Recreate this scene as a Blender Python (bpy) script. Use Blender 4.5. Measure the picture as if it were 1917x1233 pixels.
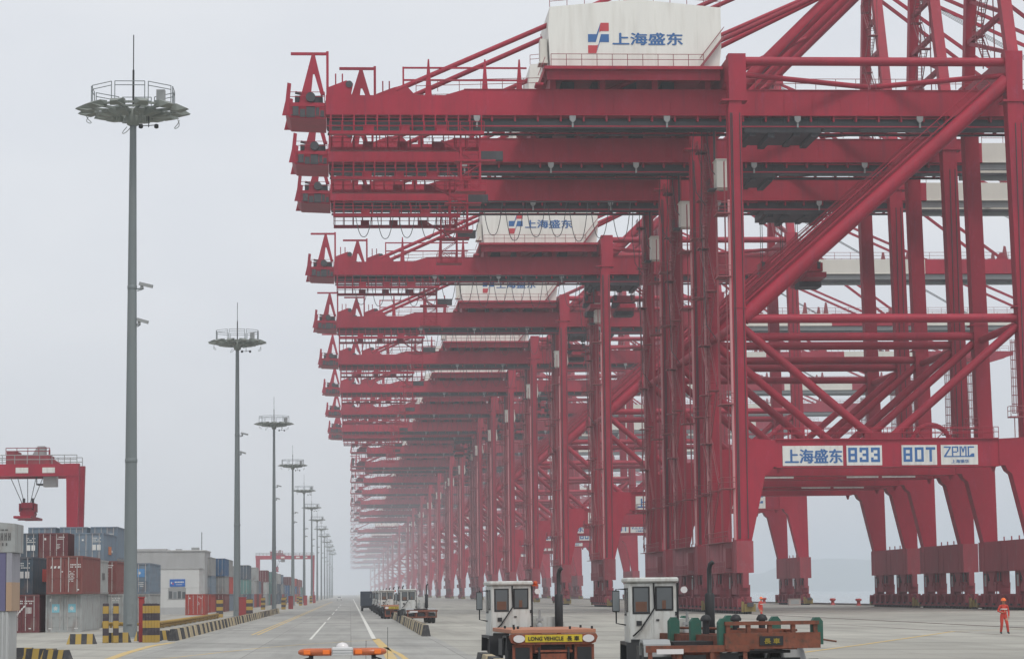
import bpy, math, random
from mathutils import Vector, Matrix
random.seed(7)
R = math.radians
sc = bpy.context.scene
col = sc.collection
for o in list(bpy.data.objects):
    bpy.data.objects.remove(o)

# ------------------------------------------------------------------ camera, world, sun, exposure
PW, PH, FOC, EYE = 1917.0, 1233.0, 4600.0, 2.4
_d = Vector((656 - PW / 2, 1111 - PH / 2, FOC)).normalized()      # road direction seen from the camera (x right, y down, z ahead)
_h = Vector((1, -0.0105, 0))
_u = _h.cross(_d).normalized()
if _u.y > 0: _u = -_u
_x = _d.cross(_u)
if _x.x < 0: _x = -_x
CM = Matrix((_x, _d, _u))                                          # camera space -> world space
cam = bpy.data.cameras.new('camera')
cam.sensor_width = 36.0
cam.sensor_fit = 'HORIZONTAL'
cam.lens = 36.0 * FOC / PW
cam.clip_start, cam.clip_end = 0.5, 40000
camo = bpy.data.objects.new('camera', cam)
col.objects.link(camo)
rt, dn, fw = CM @ Vector((1, 0, 0)), CM @ Vector((0, 1, 0)), CM @ Vector((0, 0, 1))
camo.matrix_world = Matrix(((rt.x, -dn.x, -fw.x, 0), (rt.y, -dn.y, -fw.y, 0), (rt.z, -dn.z, -fw.z, EYE), (0, 0, 0, 1)))
sc.camera = camo

def at(u, v, y):
    r = CM @ Vector((u - PW / 2, v - PH / 2, FOC))
    r = r * (y / r.y)
    return Vector((r.x, y, r.z + EYE))
def gnd(u, v):
    r = CM @ Vector((u - PW / 2, v - PH / 2, FOC))
    t = -EYE / r.z
    return Vector((r.x * t, r.y * t, 0))

SUN_EL, SUN_AZ = R(58), R(160)
w = bpy.data.worlds.new('World')
sc.world = w
w.use_nodes = True
nt = w.node_tree
bg = nt.nodes['Background']
sky = nt.nodes.new('ShaderNodeTexSky')
sky.sky_type = 'NISHITA'
sky.sun_disc = False
sky.sun_elevation = SUN_EL
sky.sun_rotation = SUN_AZ
sky.air_density, sky.dust_density, sky.ozone_density = 1.0, 4.0, 1.0
hs = nt.nodes.new('ShaderNodeHueSaturation')
hs.inputs['Saturation'].default_value = 0.10
hs.inputs['Value'].default_value = 1.0
tc = nt.nodes.new('ShaderNodeTexCoord')
mp = nt.nodes.new('ShaderNodeMapping'); mp.inputs['Scale'].default_value = (1.0, 1.0, 2.6)
nz = nt.nodes.new('ShaderNodeTexNoise'); nz.inputs['Scale'].default_value = 5.0; nz.inputs['Detail'].default_value = 5.0
cr = nt.nodes.new('ShaderNodeValToRGB')
cr.color_ramp.elements[0].position, cr.color_ramp.elements[0].color = 0.25, (6.6, 7.0, 7.7, 1)
cr.color_ramp.elements[1].position, cr.color_ramp.elements[1].color = 0.75, (7.95, 8.2, 8.6, 1)
mx = nt.nodes.new('ShaderNodeMixRGB'); mx.inputs['Fac'].default_value = 0.62
nt.links.new(tc.outputs['Generated'], mp.inputs['Vector']); nt.links.new(mp.outputs[0], nz.inputs['Vector'])
nt.links.new(nz.outputs['Fac'], cr.inputs['Fac'])
nt.links.new(sky.outputs[0], hs.inputs['Color']); nt.links.new(hs.outputs[0], mx.inputs['Color1'])
nt.links.new(cr.outputs[0], mx.inputs['Color2']); nt.links.new(mx.outputs[0], bg.inputs['Color'])
bg.inputs['Strength'].default_value = 0.12

sl = bpy.data.lights.new('sun', 'SUN')
sl.energy, sl.angle, sl.color = 1.3, R(16), (1.0, 0.96, 0.9)
so = bpy.data.objects.new('sun', sl)
col.objects.link(so)
so.rotation_euler = (R(90) - SUN_EL, 0, R(180) - SUN_AZ)
sc.view_settings.view_transform = 'Standard'
sc.view_settings.look = 'None'
sc.view_settings.exposure = 0.10
sc.view_settings.gamma = 1.0
sc.cycles.volume_bounces = 3

# ------------------------------------------------------------------ materials
def newmat(name):
    m = bpy.data.materials.new(name); m.use_nodes = True
    return m, m.node_tree, m.node_tree.nodes['Principled BSDF']
def paint(name, c, rough=0.6, var=0.18, scale=0.6, stretch=(1, 1, 0.25), metal=0.0, dirt=None, dirt_amt=0.35, objcol=False, bump=0.0):
    """painted surface with uneven fading, streaks and grime"""
    m, t, b = newmat(name)
    tc = t.nodes.new('ShaderNodeTexCoord')
    mp = t.nodes.new('ShaderNodeMapping'); mp.inputs['Scale'].default_value = stretch
    t.links.new(tc.outputs['Object'], mp.inputs['Vector'])
    n1 = t.nodes.new('ShaderNodeTexNoise'); n1.inputs['Scale'].default_value = scale; n1.inputs['Detail'].default_value = 6; n1.inputs['Roughness'].default_value = 0.65
    t.links.new(mp.outputs[0], n1.inputs['Vector'])
    mr = t.nodes.new('ShaderNodeMapRange'); mr.inputs['From Min'].default_value = 0.25; mr.inputs['From Max'].default_value = 0.75
    mr.inputs['To Min'].default_value = 1 - var; mr.inputs['To Max'].default_value = 1 + var
    t.links.new(n1.outputs['Fac'], mr.inputs['Value'])
    mul = t.nodes.new('ShaderNodeVectorMath'); mul.operation = 'SCALE'
    if objcol:
        oi = t.nodes.new('ShaderNodeObjectInfo'); t.links.new(oi.outputs['Color'], mul.inputs[0])
    else:
        mul.inputs[0].default_value = c
    t.links.new(mr.outputs[0], mul.inputs['Scale'])
    out = mul.outputs[0]
    if dirt:
        n2 = t.nodes.new('ShaderNodeTexNoise'); n2.inputs['Scale'].default_value = scale * 3.1; n2.inputs['Detail'].default_value = 8
        t.links.new(mp.outputs[0], n2.inputs['Vector'])
        r2 = t.nodes.new('ShaderNodeMapRange'); r2.inputs['From Min'].default_value = 0.48; r2.inputs['From Max'].default_value = 0.78; r2.inputs['To Max'].default_value = dirt_amt
        t.links.new(n2.outputs['Fac'], r2.inputs['Value'])
        mx = t.nodes.new('ShaderNodeMixRGB'); mx.inputs['Color2'].default_value = (*dirt, 1)
        t.links.new(r2.outputs[0], mx.inputs['Fac']); t.links.new(out, mx.inputs['Color1'])
        out = mx.outputs[0]
    t.links.new(out, b.inputs['Base Color'])
    b.inputs['Roughness'].default_value = rough
    b.inputs['Metallic'].default_value = metal; b.inputs['Specular IOR Level'].default_value = 0.3
    return m
def steel_paint(name, c, rough=0.6):
    m, t, b = newmat(name)
    tc = t.nodes.new('ShaderNodeTexCoord')
    def noise(scale, st, det=6, ro=0.65):
        mp = t.nodes.new('ShaderNodeMapping'); mp.inputs['Scale'].default_value = st
        n = t.nodes.new('ShaderNodeTexNoise'); n.inputs['Scale'].default_value = scale; n.inputs['Detail'].default_value = det; n.inputs['Roughness'].default_value = ro
        t.links.new(tc.outputs['Object'], mp.inputs['Vector']); t.links.new(mp.outputs[0], n.inputs['Vector']); return n.outputs['Fac']
    def rng(v, a, b_, c_, d):
        r = t.nodes.new('ShaderNodeMapRange'); r.inputs['From Min'].default_value = a; r.inputs['From Max'].default_value = b_
        r.inputs['To Min'].default_value = c_; r.inputs['To Max'].default_value = d
        t.links.new(v, r.inputs['Value']); return r.outputs[0]
    oi = t.nodes.new('ShaderNodeObjectInfo')
    k1 = rng(oi.outputs['Random'], 0, 1, 0.86, 1.12)
    k2 = rng(noise(0.22, (1, 1, 0.6)), 0.3, 0.7, 0.80, 1.18)
    kk = t.nodes.new('ShaderNodeMath'); kk.operation = 'MULTIPLY'; t.links.new(k1, kk.inputs[0]); t.links.new(k2, kk.inputs[1])
    mul = t.nodes.new('ShaderNodeVectorMath'); mul.operation = 'SCALE'; mul.inputs[0].default_value = c; t.links.new(kk.outputs[0], mul.inputs['Scale'])
    out = mul.outputs[0]
    for f, c2 in ((rng(noise(1.6, (1, 1, 0.07), 7, 0.7), 0.52, 0.76, 0, 0.55), (c[0] * 0.42, c[1] * 1.9, c[2] * 1.4)),      # grime runs
                  (rng(noise(2.6, (1, 1, 0.30), 8, 0.75), 0.60, 0.72, 0, 0.5), (0.20, 0.055, 0.025)),                        # rust
                  (rng(noise(0.9, (1, 1, 0.5), 8, 0.75), 0.56, 0.75, 0, 0.35), (c[0] * 1.25, c[1] * 5 + 0.03, c[2] * 4 + 0.03))):  # chalking
        mx = t.nodes.new('ShaderNodeMixRGB'); mx.inputs['Color2'].default_value = (*c2, 1)
        t.links.new(f, mx.inputs['Fac']); t.links.new(out, mx.inputs['Color1']); out = mx.outputs[0]
    t.links.new(out, b.inputs['Base Color']); b.inputs['Roughness'].default_value = rough; b.inputs['Specular IOR Level'].default_value = 0.3
    return m
def glassy(name, c, rough=0.08):
    m, t, b = newmat(name)
    b.inputs['Base Color'].default_value = (*c, 1); b.inputs['Roughness'].default_value = rough
    b.inputs['Specular IOR Level'].default_value = 0.6
    return m
def stripes(name, c1, c2, axis=0, pitch=0.5, slant=0.0):
    m, t, b = newmat(name)
    tc = t.nodes.new('ShaderNodeTexCoord'); sp = t.nodes.new('ShaderNodeSeparateXYZ'); t.links.new(tc.outputs['Object'], sp.inputs[0])
    a = t.nodes.new('ShaderNodeMath'); a.operation = 'MULTIPLY_ADD'; a.inputs[1].default_value = slant
    t.links.new(sp.outputs[2 if axis != 2 else 0], a.inputs[0]); t.links.new(sp.outputs[axis], a.inputs[2])
    d = t.nodes.new('ShaderNodeMath'); d.operation = 'DIVIDE'; d.inputs[1].default_value = pitch; t.links.new(a.outputs[0], d.inputs[0])
    f = t.nodes.new('ShaderNodeMath'); f.operation = 'FRACT'; t.links.new(d.outputs[0], f.inputs[0])
    g = t.nodes.new('ShaderNodeMath'); g.operation = 'GREATER_THAN'; g.inputs[1].default_value = 0.5; t.links.new(f.outputs[0], g.inputs[0])
    nz = t.nodes.new('ShaderNodeTexNoise'); nz.inputs['Scale'].default_value = 3.5; nz.inputs['Detail'].default_value = 8; nz.inputs['Roughness'].default_value = 0.7
    t.links.new(tc.outputs['Object'], nz.inputs['Vector'])
    mx = t.nodes.new('ShaderNodeMixRGB'); mx.inputs['Color1'].default_value = (*c1, 1); mx.inputs['Color2'].default_value = (*c2, 1)
    t.links.new(g.outputs[0], mx.inputs['Fac'])
    mr = t.nodes.new('ShaderNodeMapRange'); mr.inputs['From Min'].default_value = 0.5; mr.inputs['From Max'].default_value = 0.85; mr.inputs['To Max'].default_value = 0.6
    t.links.new(nz.outputs['Fac'], mr.inputs['Value'])
    m2 = t.nodes.new('ShaderNodeMixRGB'); m2.inputs['Color2'].default_value = (0.2, 0.18, 0.15, 1)
    t.links.new(mr.outputs[0], m2.inputs['Fac']); t.links.new(mx.outputs[0], m2.inputs['Color1'])
    t.links.new(m2.outputs[0], b.inputs['Base Color']); b.inputs['Roughness'].default_value = 0.8
    return m

RED = steel_paint('crane red paint', (0.305, 0.0095, 0.030), 0.55)
RED2 = steel_paint('dull sill red paint', (0.25, 0.038, 0.052), 0.65)
DARK = paint('greasy dark steel', (0.05, 0.05, 0.055), 0.6, 0.3, 0.8)
PINK = paint('faded pink cable tray', (0.50, 0.22, 0.23), 0.6, 0.15)
CREAM = paint('cream house paint', (0.73, 0.72, 0.67), 0.55, 0.06, 0.5, (1, 1, 0.12), dirt=(0.44, 0.40, 0.34), dirt_amt=0.28)
BOOMW = paint('off white boom paint', (0.62, 0.60, 0.54), 0.55, 0.08, 0.3)
SIGNW = paint('white sign board', (0.66, 0.66, 0.63), 0.5, 0.08, 1.0, (1, 1, 0.2), dirt=(0.38, 0.34, 0.3), dirt_amt=0.5)
BLUE = paint('sign blue', (0.035, 0.125, 0.32), 0.5, 0.06)
SRED = paint('sign red', (0.48, 0.05, 0.06), 0.5, 0.06)
CABR = paint('dull cabinet red', (0.30, 0.04, 0.042), 0.65, 0.15, 1.5, dirt=(0.18, 0.07, 0.06), dirt_amt=0.6)
STEEL = paint('galvanised mast steel', (0.17, 0.195, 0.20), 0.55, 0.14, 0.5, (1, 1, 0.12), metal=0.1, dirt=(0.22, 0.21, 0.19), dirt_amt=0.3)
LAMP = paint('floodlight housing', (0.20, 0.22, 0.20), 0.5, 0.2)
GREYB = paint('grey equipment', (0.28, 0.29, 0.29), 0.6, 0.1)
RAILG = paint('grey red handrail', (0.26, 0.06, 0.07), 0.6, 0.1)
WHITE = paint('tractor white paint', (0.50, 0.51, 0.49), 0.5, 0.1, 2.2, (1, 1, 0.25), dirt=(0.24, 0.21, 0.17), dirt_amt=0.65)
ORANGE = paint('worn orange chassis paint', (0.23, 0.07, 0.04), 0.75, 0.3, 2.2, (1, 1, 1), dirt=(0.07, 0.045, 0.035), dirt_amt=0.95)
RUSTY = paint('rusty brown orange steel', (0.17, 0.058, 0.036), 0.8, 0.35, 2.4, (1, 1, 1), dirt=(0.05, 0.045, 0.035), dirt_amt=0.95)
ORANGEL = paint('dusty salmon deck plate', (0.38, 0.17, 0.105), 0.75, 0.14, 0.9, (1, 1, 1), dirt=(0.34, 0.16, 0.11), dirt_amt=0.6)
GREEN = paint('green guide paint', (0.028, 0.10, 0.075), 0.6, 0.2, 2.0, (1, 1, 1), dirt=(0.1, 0.09, 0.06), dirt_amt=0.5)
BLACK = paint('black steel', (0.022, 0.023, 0.025), 0.55, 0.25, 2.0)
RUBBER = paint('tyre rubber', (0.03, 0.03, 0.03), 0.9, 0.3, 4.0, dirt=(0.12, 0.11, 0.10), dirt_amt=0.5)
YELLOW = paint('yellow plate', (0.55, 0.42, 0.03), 0.6, 0.1, 3, dirt=(0.2, 0.15, 0.05), dirt_amt=0.4)
YRAIL = paint('yellow kerb rail', (0.40, 0.25, 0.05), 0.7, 0.2, 1.0, dirt=(0.2, 0.15, 0.08), dirt_amt=0.6)
GLASS = glassy('dark window glass', (0.085, 0.095, 0.10), 0.12)
GLASSL = glassy('pale cab window glass', (0.16, 0.18, 0.19), 0.15)
LENSW = glassy('clear lens', (0.62, 0.60, 0.60), 0.2)
LENSO = glassy('orange lens', (0.75, 0.16, 0.02), 0.2)
LENSD = glassy('deep orange lens', (0.42, 0.10, 0.03), 0.25)
CHROME = paint('silver bar housing', (0.6, 0.6, 0.6), 0.3, 0.05, metal=0.4)
SKIN = paint('skin', (0.42, 0.22, 0.14), 0.6, 0.05)
COVER = paint('orange red coverall cloth', (0.48, 0.055, 0.04), 0.85, 0.12, 5)
HELM = paint('orange hard hat', (0.75, 0.15, 0.03), 0.35, 0.04)
SHOE = paint('dark boots', (0.04, 0.04, 0.04), 0.7, 0.1)
GALV = paint('galvanised lock rods', (0.42, 0.40, 0.39), 0.5, 0.15, 4)
CONT = paint('container paint', (1, 1, 1), 0.6, 0.12, 0.8, (1, 1, 0.4), dirt=(0.17, 0.12, 0.10), dirt_amt=0.7, objcol=True)
MARK = paint('container white marks', (0.6, 0.6, 0.58), 0.6, 0.08, 3)
BOARD = paint('grey cladding', (0.40, 0.41, 0.41), 0.7, 0.08, 0.4, dirt=(0.3, 0.3, 0.29), dirt_amt=0.4)
BOARDL = paint('pale cladding', (0.55, 0.56, 0.55), 0.7, 0.06, 0.4, dirt=(0.38, 0.37, 0.35), dirt_amt=0.3)
STRX = stripes('black yellow stripes along block', (0.035, 0.035, 0.04), (0.38, 0.26, 0.06), 0, 0.58)
STRX2 = stripes('worn black cream stripes along block', (0.035, 0.035, 0.038), (0.42, 0.34, 0.20), 0, 1.0)
KBLK = paint('black kerb paint', (0.035, 0.035, 0.037), 0.8, 0.3, 2.0, (1, 1, 1), dirt=(0.16, 0.15, 0.13), dirt_amt=0.6)
KCRM = paint('cream kerb paint', (0.40, 0.33, 0.21), 0.8, 0.2, 2.0, (1, 1, 1), dirt=(0.15, 0.14, 0.12), dirt_amt=0.7)
STRZ = stripes('black yellow bands up post', (0.37, 0.24, 0.045), (0.045, 0.035, 0.045), 2, 0.76)
PAPER = {}
def cmat(name, c, rough=0.65):
    if name not in PAPER: PAPER[name] = paint(name, c, rough, 0.1, 1.2)
    return PAPER[name]

# ------------------------------------------------------------------ mesh builder
class MB:
    def __init__(s, ox=0.0, oy=0.0, oz=0.0):
        s.v, s.f, s.mi, s.sm = [], [], [], []
        s.o = Vector((ox, oy, oz))
    def add(s, vs, fs, m=0, smooth=False):
        b = len(s.v)
        s.v += [Vector(p) - s.o for p in vs]
        for f in fs:
            s.f.append([b + i for i in f]); s.mi.append(m); s.sm.append(smooth)
    def box(s, x0, x1, y0, y1, z0, z1, m=0):
        vs = [(x, y, z) for x in (x0, x1) for y in (y0, y1) for z in (z0, z1)]
        s.add(vs, [(0, 1, 3, 2), (4, 6, 7, 5), (0, 4, 5, 1), (2, 3, 7, 6), (0, 2, 6, 4), (1, 5, 7, 3)], m)
    def bbox(s, x0, x1, y0, y1, z0, z1, m=0, c=0.03):
        """box with chamfered edges along all twelve edges"""
        X, Y, Z = (x0, x1), (y0, y1), (z0, z1)
        vs, key = [], {}
        sg = (1, -1)
        for i in (0, 1):
            for j in (0, 1):
                for k in (0, 1):
                    x, y, z = X[i], Y[j], Z[k]
                    for a in range(3):
                        p = [x + sg[i] * c, y + sg[j] * c, z + sg[k] * c]
                        p[a] = (x, y, z)[a]
                        key[(i, j, k, a)] = len(vs); vs.append(tuple(p))
        fs = []
        K = lambda i, j, k, a: key[(i, j, k, a)]
        for s_ in (0, 1):
            fs.append((K(s_, 0, 0, 0), K(s_, 0, 1, 0), K(s_, 1, 1, 0), K(s_, 1, 0, 0)))
            fs.append((K(0, s_, 0, 1), K(0, s_, 1, 1), K(1, s_, 1, 1), K(1, s_, 0, 1)))
            fs.append((K(0, 0, s_, 2), K(0, 1, s_, 2), K(1, 1, s_, 2), K(1, 0, s_, 2)))
        for i in (0, 1):
            for j in (0, 1):
                fs.append((K(i, j, 0, 0), K(i, j, 1, 0), K(i, j, 1, 1), K(i, j, 0, 1)))
                fs.append((K(i, 0, j, 0), K(i, 1, j, 0), K(i, 1, j, 2), K(i, 0, j, 2)))
                fs.append((K(0, i, j, 1), K(1, i, j, 1), K(1, i, j, 2), K(0, i, j, 2)))
                for k in (0, 1):
                    fs.append((K(i, j, k, 0), K(i, j, k, 1), K(i, j, k, 2)))
        s.add(vs, fs, m)
    def frame(s, p0, p1):
        p0, p1 = Vector(p0), Vector(p1)
        d = (p1 - p0).normalized()
        up = Vector((0, 0, 1)) if abs(d.z) < 0.95 else Vector((0, 1, 0))
        a = d.cross(up).normalized(); b = a.cross(d).normalized()
        return p0, p1, a, b
    def beam(s, p0, p1, wd, ht, m=0):
        p0, p1, a, b = s.frame(p0, p1)
        vs = [p + a * i * wd / 2 + b * j * ht / 2 for p in (p0, p1) for i, j in ((-1, -1), (1, -1), (1, 1), (-1, 1))]
        s.add(vs, [(0, 3, 2, 1), (4, 5, 6, 7), (0, 1, 5, 4), (1, 2, 6, 5), (2, 3, 7, 6), (3, 0, 4, 7)], m)
    def tube(s, p0, p1, r, n=10, m=0, r2=None, caps=True):
        p0, p1, a, b = s.frame(p0, p1)
        r2 = r if r2 is None else r2
        c = [(math.cos(2 * math.pi * i / n), math.sin(2 * math.pi * i / n)) for i in range(n)]
        r0 = [p0 + (a * x + b * y) * r for x, y in c]; r1 = [p1 + (a * x + b * y) * r2 for x, y in c]
        s.add(r0 + r1, [(i, (i + 1) % n, n + (i + 1) % n, n + i) for i in range(n)], m, n > 5)
        if caps:
            s.add(r0, [tuple(range(n))[::-1]], m); s.add(r1, [tuple(range(n))], m)
    def path(s, pts, r, n=6, m=0):
        pts = [Vector(p) for p in pts]
        rings = []
        for i, p in enumerate(pts):
            d = (pts[min(i + 1, len(pts) - 1)] - pts[max(i - 1, 0)]).normalized()
            up = Vector((0, 1, 0)) if abs(d.y) < 0.9 else Vector((0, 0, 1))
            a = d.cross(up).normalized(); b = a.cross(d).normalized()
            rings += [p + (a * math.cos(2 * math.pi * k / n) + b * math.sin(2 * math.pi * k / n)) * r for k in range(n)]
        fs = [(i * n + k, i * n + (k + 1) % n, (i + 1) * n + (k + 1) % n, (i + 1) * n + k) for i in range(len(pts) - 1) for k in range(n)]
        fs += [tuple(range(n)), tuple(range((len(pts) - 1) * n, len(pts) * n))]
        s.add(rings, fs, m, True)
    def prism(s, poly, a0, a1, axis='y', m=0):
        """polygon given in the two other axes, pushed along axis from a0 to a1"""
        def P(p, a):
            return {'y': (p[0], a, p[1]), 'x': (a, p[0], p[1]), 'z': (p[0], p[1], a)}[axis]
        n = len(poly)
        s.add([P(p, a0) for p in poly] + [P(p, a1) for p in poly],
              [tuple(range(n)), tuple(range(2 * n - 1, n - 1, -1))] + [(i, n + i, n + (i + 1) % n, (i + 1) % n) for i in range(n)], m)
    def lathe(s, c, prof, n=16, m=0, axis='z'):
        """profile of (radius, height) round a vertical (or x) axis through c"""
        c = Vector(c); vs = []
        for r, h in prof:
            for i in range(n):
                x, y = r * math.cos(2 * math.pi * i / n), r * math.sin(2 * math.pi * i / n)
                vs.append(c + (Vector((x, y, h)) if axis == 'z' else Vector((h, x, y)) if axis == 'x' else Vector((x, h, y))))
        k = len(prof)
        s.add(vs, [(j * n + i, j * n + (i + 1) % n, (j + 1) * n + (i + 1) % n, (j + 1) * n + i) for j in range(k - 1) for i in range(n)], m, True)
        s.add(vs[:n], [tuple(range(n))[::-1]], m); s.add(vs[-n:], [tuple(range(n))], m)
    def rail(s, pts, h=1.1, step=2.0, r=0.035, m=0, bars=(1.0, 0.55)):
        for p, q in zip(pts[:-1], pts[1:]):
            p, q = Vector(p), Vector(q)
            L = (q - p).length; n = max(1, round(L / step))
            for b in bars:
                s.tube(p + Vector((0, 0, h * b)), q + Vector((0, 0, h * b)), r, 4, m, caps=False)
            for i in range(n + 1):
                t = p.lerp(q, i / n)
                s.tube(t, t + Vector((0, 0, h)), r, 4, m, caps=False)
    def stair(s, p, q, wv, m=0, steps=9, rails=True):
        """flight from p to q, wv = half width vector"""
        p, q, wv = Vector(p), Vector(q), Vector(wv)
        for sgn in (-1, 1):
            s.beam(p + wv * sgn, q + wv * sgn, 0.07, 0.22, m)
            if rails:
                s.tube(p + wv * sgn + Vector((0, 0, 1)), q + wv * sgn + Vector((0, 0, 1)), 0.035, 4, m, caps=False)
        run = (q - p); run.z = 0; run = run.normalized() * 0.13
        for i in range(1, steps):
            c = p.lerp(q, i / steps)
            s.add([c - wv - run, c + wv - run, c + wv + run, c - wv + run], [(0, 1, 2, 3)], m)
    def build(s, name, mats, parent=None, loc=None):
        me = bpy.data.meshes.new(name)
        me.from_pydata([tuple(v) for v in s.v], [], s.f)
        if not isinstance(mats, (list, tuple)): mats = [mats]
        for mt in mats: me.materials.append(mt)
        me.polygons.foreach_set('material_index', s.mi)
        me.polygons.foreach_set('use_smooth', s.sm)
        me.update()
        o = bpy.data.objects.new(name, me)
        col.objects.link(o)
        if parent is not None: o.parent = parent
        if loc is not None: o.location = loc
        return o

def tag(o, label=None, cat=None, group=None, kind=None):
    if label: o['label'] = label
    if cat: o['category'] = cat
    if group: o['group'] = group
    if kind: o['kind'] = kind
    return o
def empty(name, loc=(0, 0, 0), rz=0.0):
    o = bpy.data.objects.new(name, None); col.objects.link(o)
    o.location = loc; o.rotation_euler = (0, 0, rz); o.empty_display_size = 0.5
    return o
def copy_tree(o, parent=None, skip=()):
    c = o.copy(); col.objects.link(c)
    if parent is not None: c.parent = parent
    for ch in list(o.children):
        if ch.get('skip_on_copy') or ch.name.split('.')[0] in skip: continue
        copy_tree(ch, c, skip)
    return c
def text_geo(mb, body, x, y, z, size, m, sx=1.0, depth=0.012, bold=0.0, align='LEFT', facing=-1, shear=0.0, space=1.0):
    """flat lettering standing in the XZ plane and read from -Y"""
    cu = bpy.data.curves.new('lettering', 'FONT')
    cu.body = body; cu.size = size; cu.align_x = align; cu.shear = shear; cu.space_character = space
    cu.resolution_u = 3
    ob = bpy.data.objects.new('lettering', cu); col.objects.link(ob)
    dg = bpy.context.evaluated_depsgraph_get()
    me = bpy.data.meshes.new_from_object(ob.evaluated_get(dg))
    sh = ((0, 0), (-1, 0), (1, 0), (0, 0.6), (0, -0.6)) if bold else ((0, 0),)
    for k, (dx, dz) in enumerate(sh):
        vs = [(x + v.co.x * sx + dx * bold, y + facing * (depth + 0.003 * k), z + v.co.y + dz * bold) for v in me.vertices]
        mb.add(vs, [tuple(p.vertices) for p in me.polygons], m)
    bpy.data.objects.remove(ob); bpy.data.curves.remove(cu); bpy.data.meshes.remove(me)

# ------------------------------------------------------------------ setting: apron, road, markings, water, hill
def concrete(name, base, sx, stain=(0.22, 0.2, 0.17)):
    m, t, b = newmat(name)
    tc = t.nodes.new('ShaderNodeTexCoord')
    def noise(scale, st, det=6, ro=0.6):
        mp = t.nodes.new('ShaderNodeMapping'); mp.inputs['Scale'].default_value = st
        n = t.nodes.new('ShaderNodeTexNoise'); n.inputs['Scale'].default_value = scale; n.inputs['Detail'].default_value = det; n.inputs['Roughness'].default_value = ro
        t.links.new(tc.outputs['Object'], mp.inputs['Vector']); t.links.new(mp.outputs[0], n.inputs['Vector'])
        return n.outputs['Fac']
    def rng(v, a, b_, c, d):
        r = t.nodes.new('ShaderNodeMapRange'); r.inputs['From Min'].default_value = a; r.inputs['From Max'].default_value = b_
        r.inputs['To Min'].default_value = c; r.inputs['To Max'].default_value = d
        t.links.new(v, r.inputs['Value']); return r.outputs[0]
    def mixc(f, c1, c2):
        x = t.nodes.new('ShaderNodeMixRGB'); t.links.new(f, x.inputs['Fac'])
        for k, c in (('Color1', c1), ('Color2', c2)):
            if isinstance(c, tuple): x.inputs[k].default_value = (*c, 1)
            else: t.links.new(c, x.inputs[k])
        return x.outputs[0]
    big = rng(noise(0.05, (1, 0.35, 1)), 0.3, 0.7, 0, 1)
    c = mixc(big, tuple(k * 0.80 for k in base), tuple(k * 1.16 for k in base))
    st = rng(noise(0.55, (1, 0.05, 1), 7), 0.47, 0.68, 0, 0.75)       # tyre tracks running with the traffic
    c = mixc(st, c, tuple(k * 0.62 for k in base))
    spt = rng(noise(0.35, (1, 1, 1), 9, 0.75), 0.54, 0.68, 0, 0.65)
    c = mixc(spt, c, stain)
    fine = rng(noise(9.0, (1, 0.6, 1), 4), 0.3, 0.7, 0, 0.22)
    c = mixc(fine, c, tuple(k * 1.3 for k in base))
    # slab joints
    sp = t.nodes.new('ShaderNodeSeparateXYZ'); t.links.new(tc.outputs['Object'], sp.inputs[0])
    js = []
    for ax, per, wd in ((0, 4.2, 0.010), (1, 6.0, 0.022)):
        dv = t.nodes.new('ShaderNodeMath'); dv.operation = 'DIVIDE'; dv.inputs[1].default_value = per; t.links.new(sp.outputs[ax], dv.inputs[0])
        fr = t.nodes.new('ShaderNodeMath'); fr.operation = 'FRACT'; t.links.new(dv.outputs[0], fr.inputs[0])
        ls = t.nodes.new('ShaderNodeMath'); ls.operation = 'LESS_THAN'; ls.inputs[1].default_value = wd; t.links.new(fr.outputs[0], ls.inputs[0])
        js.append(ls.outputs[0])
    mxn = t.nodes.new('ShaderNodeMath'); mxn.operation = 'MAXIMUM'; t.links.new(js[0], mxn.inputs[0]); t.links.new(js[1], mxn.inputs[1])
    hf = t.nodes.new('ShaderNodeMath'); hf.operation = 'MULTIPLY'; hf.inputs[1].default_value = 0.6; t.links.new(mxn.outputs[0], hf.inputs[0])
    c = mixc(hf.outputs[0], c, (0.12, 0.11, 0.10))
    # some slabs were recast and keep a different tone
    fl = []
    for ax, per in ((0, 4.2), (1, 6.0)):
        dv = t.nodes.new('ShaderNodeMath'); dv.operation = 'DIVIDE'; dv.inputs[1].default_value = per; t.links.new(sp.outputs[ax], dv.inputs[0])
        f_ = t.nodes.new('ShaderNodeMath'); f_.operation = 'FLOOR'; t.links.new(dv.outputs[0], f_.inputs[0]); fl.append(f_.outputs[0])
    cb = t.nodes.new('ShaderNodeCombineXYZ'); t.links.new(fl[0], cb.inputs[0]); t.links.new(fl[1], cb.inputs[1])
    wn = t.nodes.new('ShaderNodeTexWhiteNoise'); t.links.new(cb.outputs[0], wn.inputs['Vector'])
    tone = rng(wn.outputs['Value'], 0, 1, 0.88, 1.10)
    sc_ = t.nodes.new('ShaderNodeVectorMath'); sc_.operation = 'SCALE'; t.links.new(c, sc_.inputs[0]); t.links.new(tone, sc_.inputs['Scale']); c = sc_.outputs[0]
    wvn = t.nodes.new('ShaderNodeTexWave'); wvn.wave_type = 'BANDS'; wvn.bands_direction = 'DIAGONAL'; wvn.inputs['Scale'].default_value = 0.045; wvn.inputs['Distortion'].default_value = 9.0; wvn.inputs['Detail'].default_value = 3; wvn.inputs['Detail Scale'].default_value = 0.35
    t.links.new(tc.outputs['Object'], wvn.inputs['Vector'])
    trk = rng(wvn.outputs['Fac'], 0.90, 0.99, 0, 0.32)                  # turning tyre marks
    c = mixc(trk, c, tuple(k * 0.42 for k in base))
    oil = rng(noise(0.22, (1, 1, 1), 5, 0.8), 0.60, 0.68, 0, 0.6)
    c = mixc(oil, c, (0.13, 0.12, 0.105))
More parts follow.
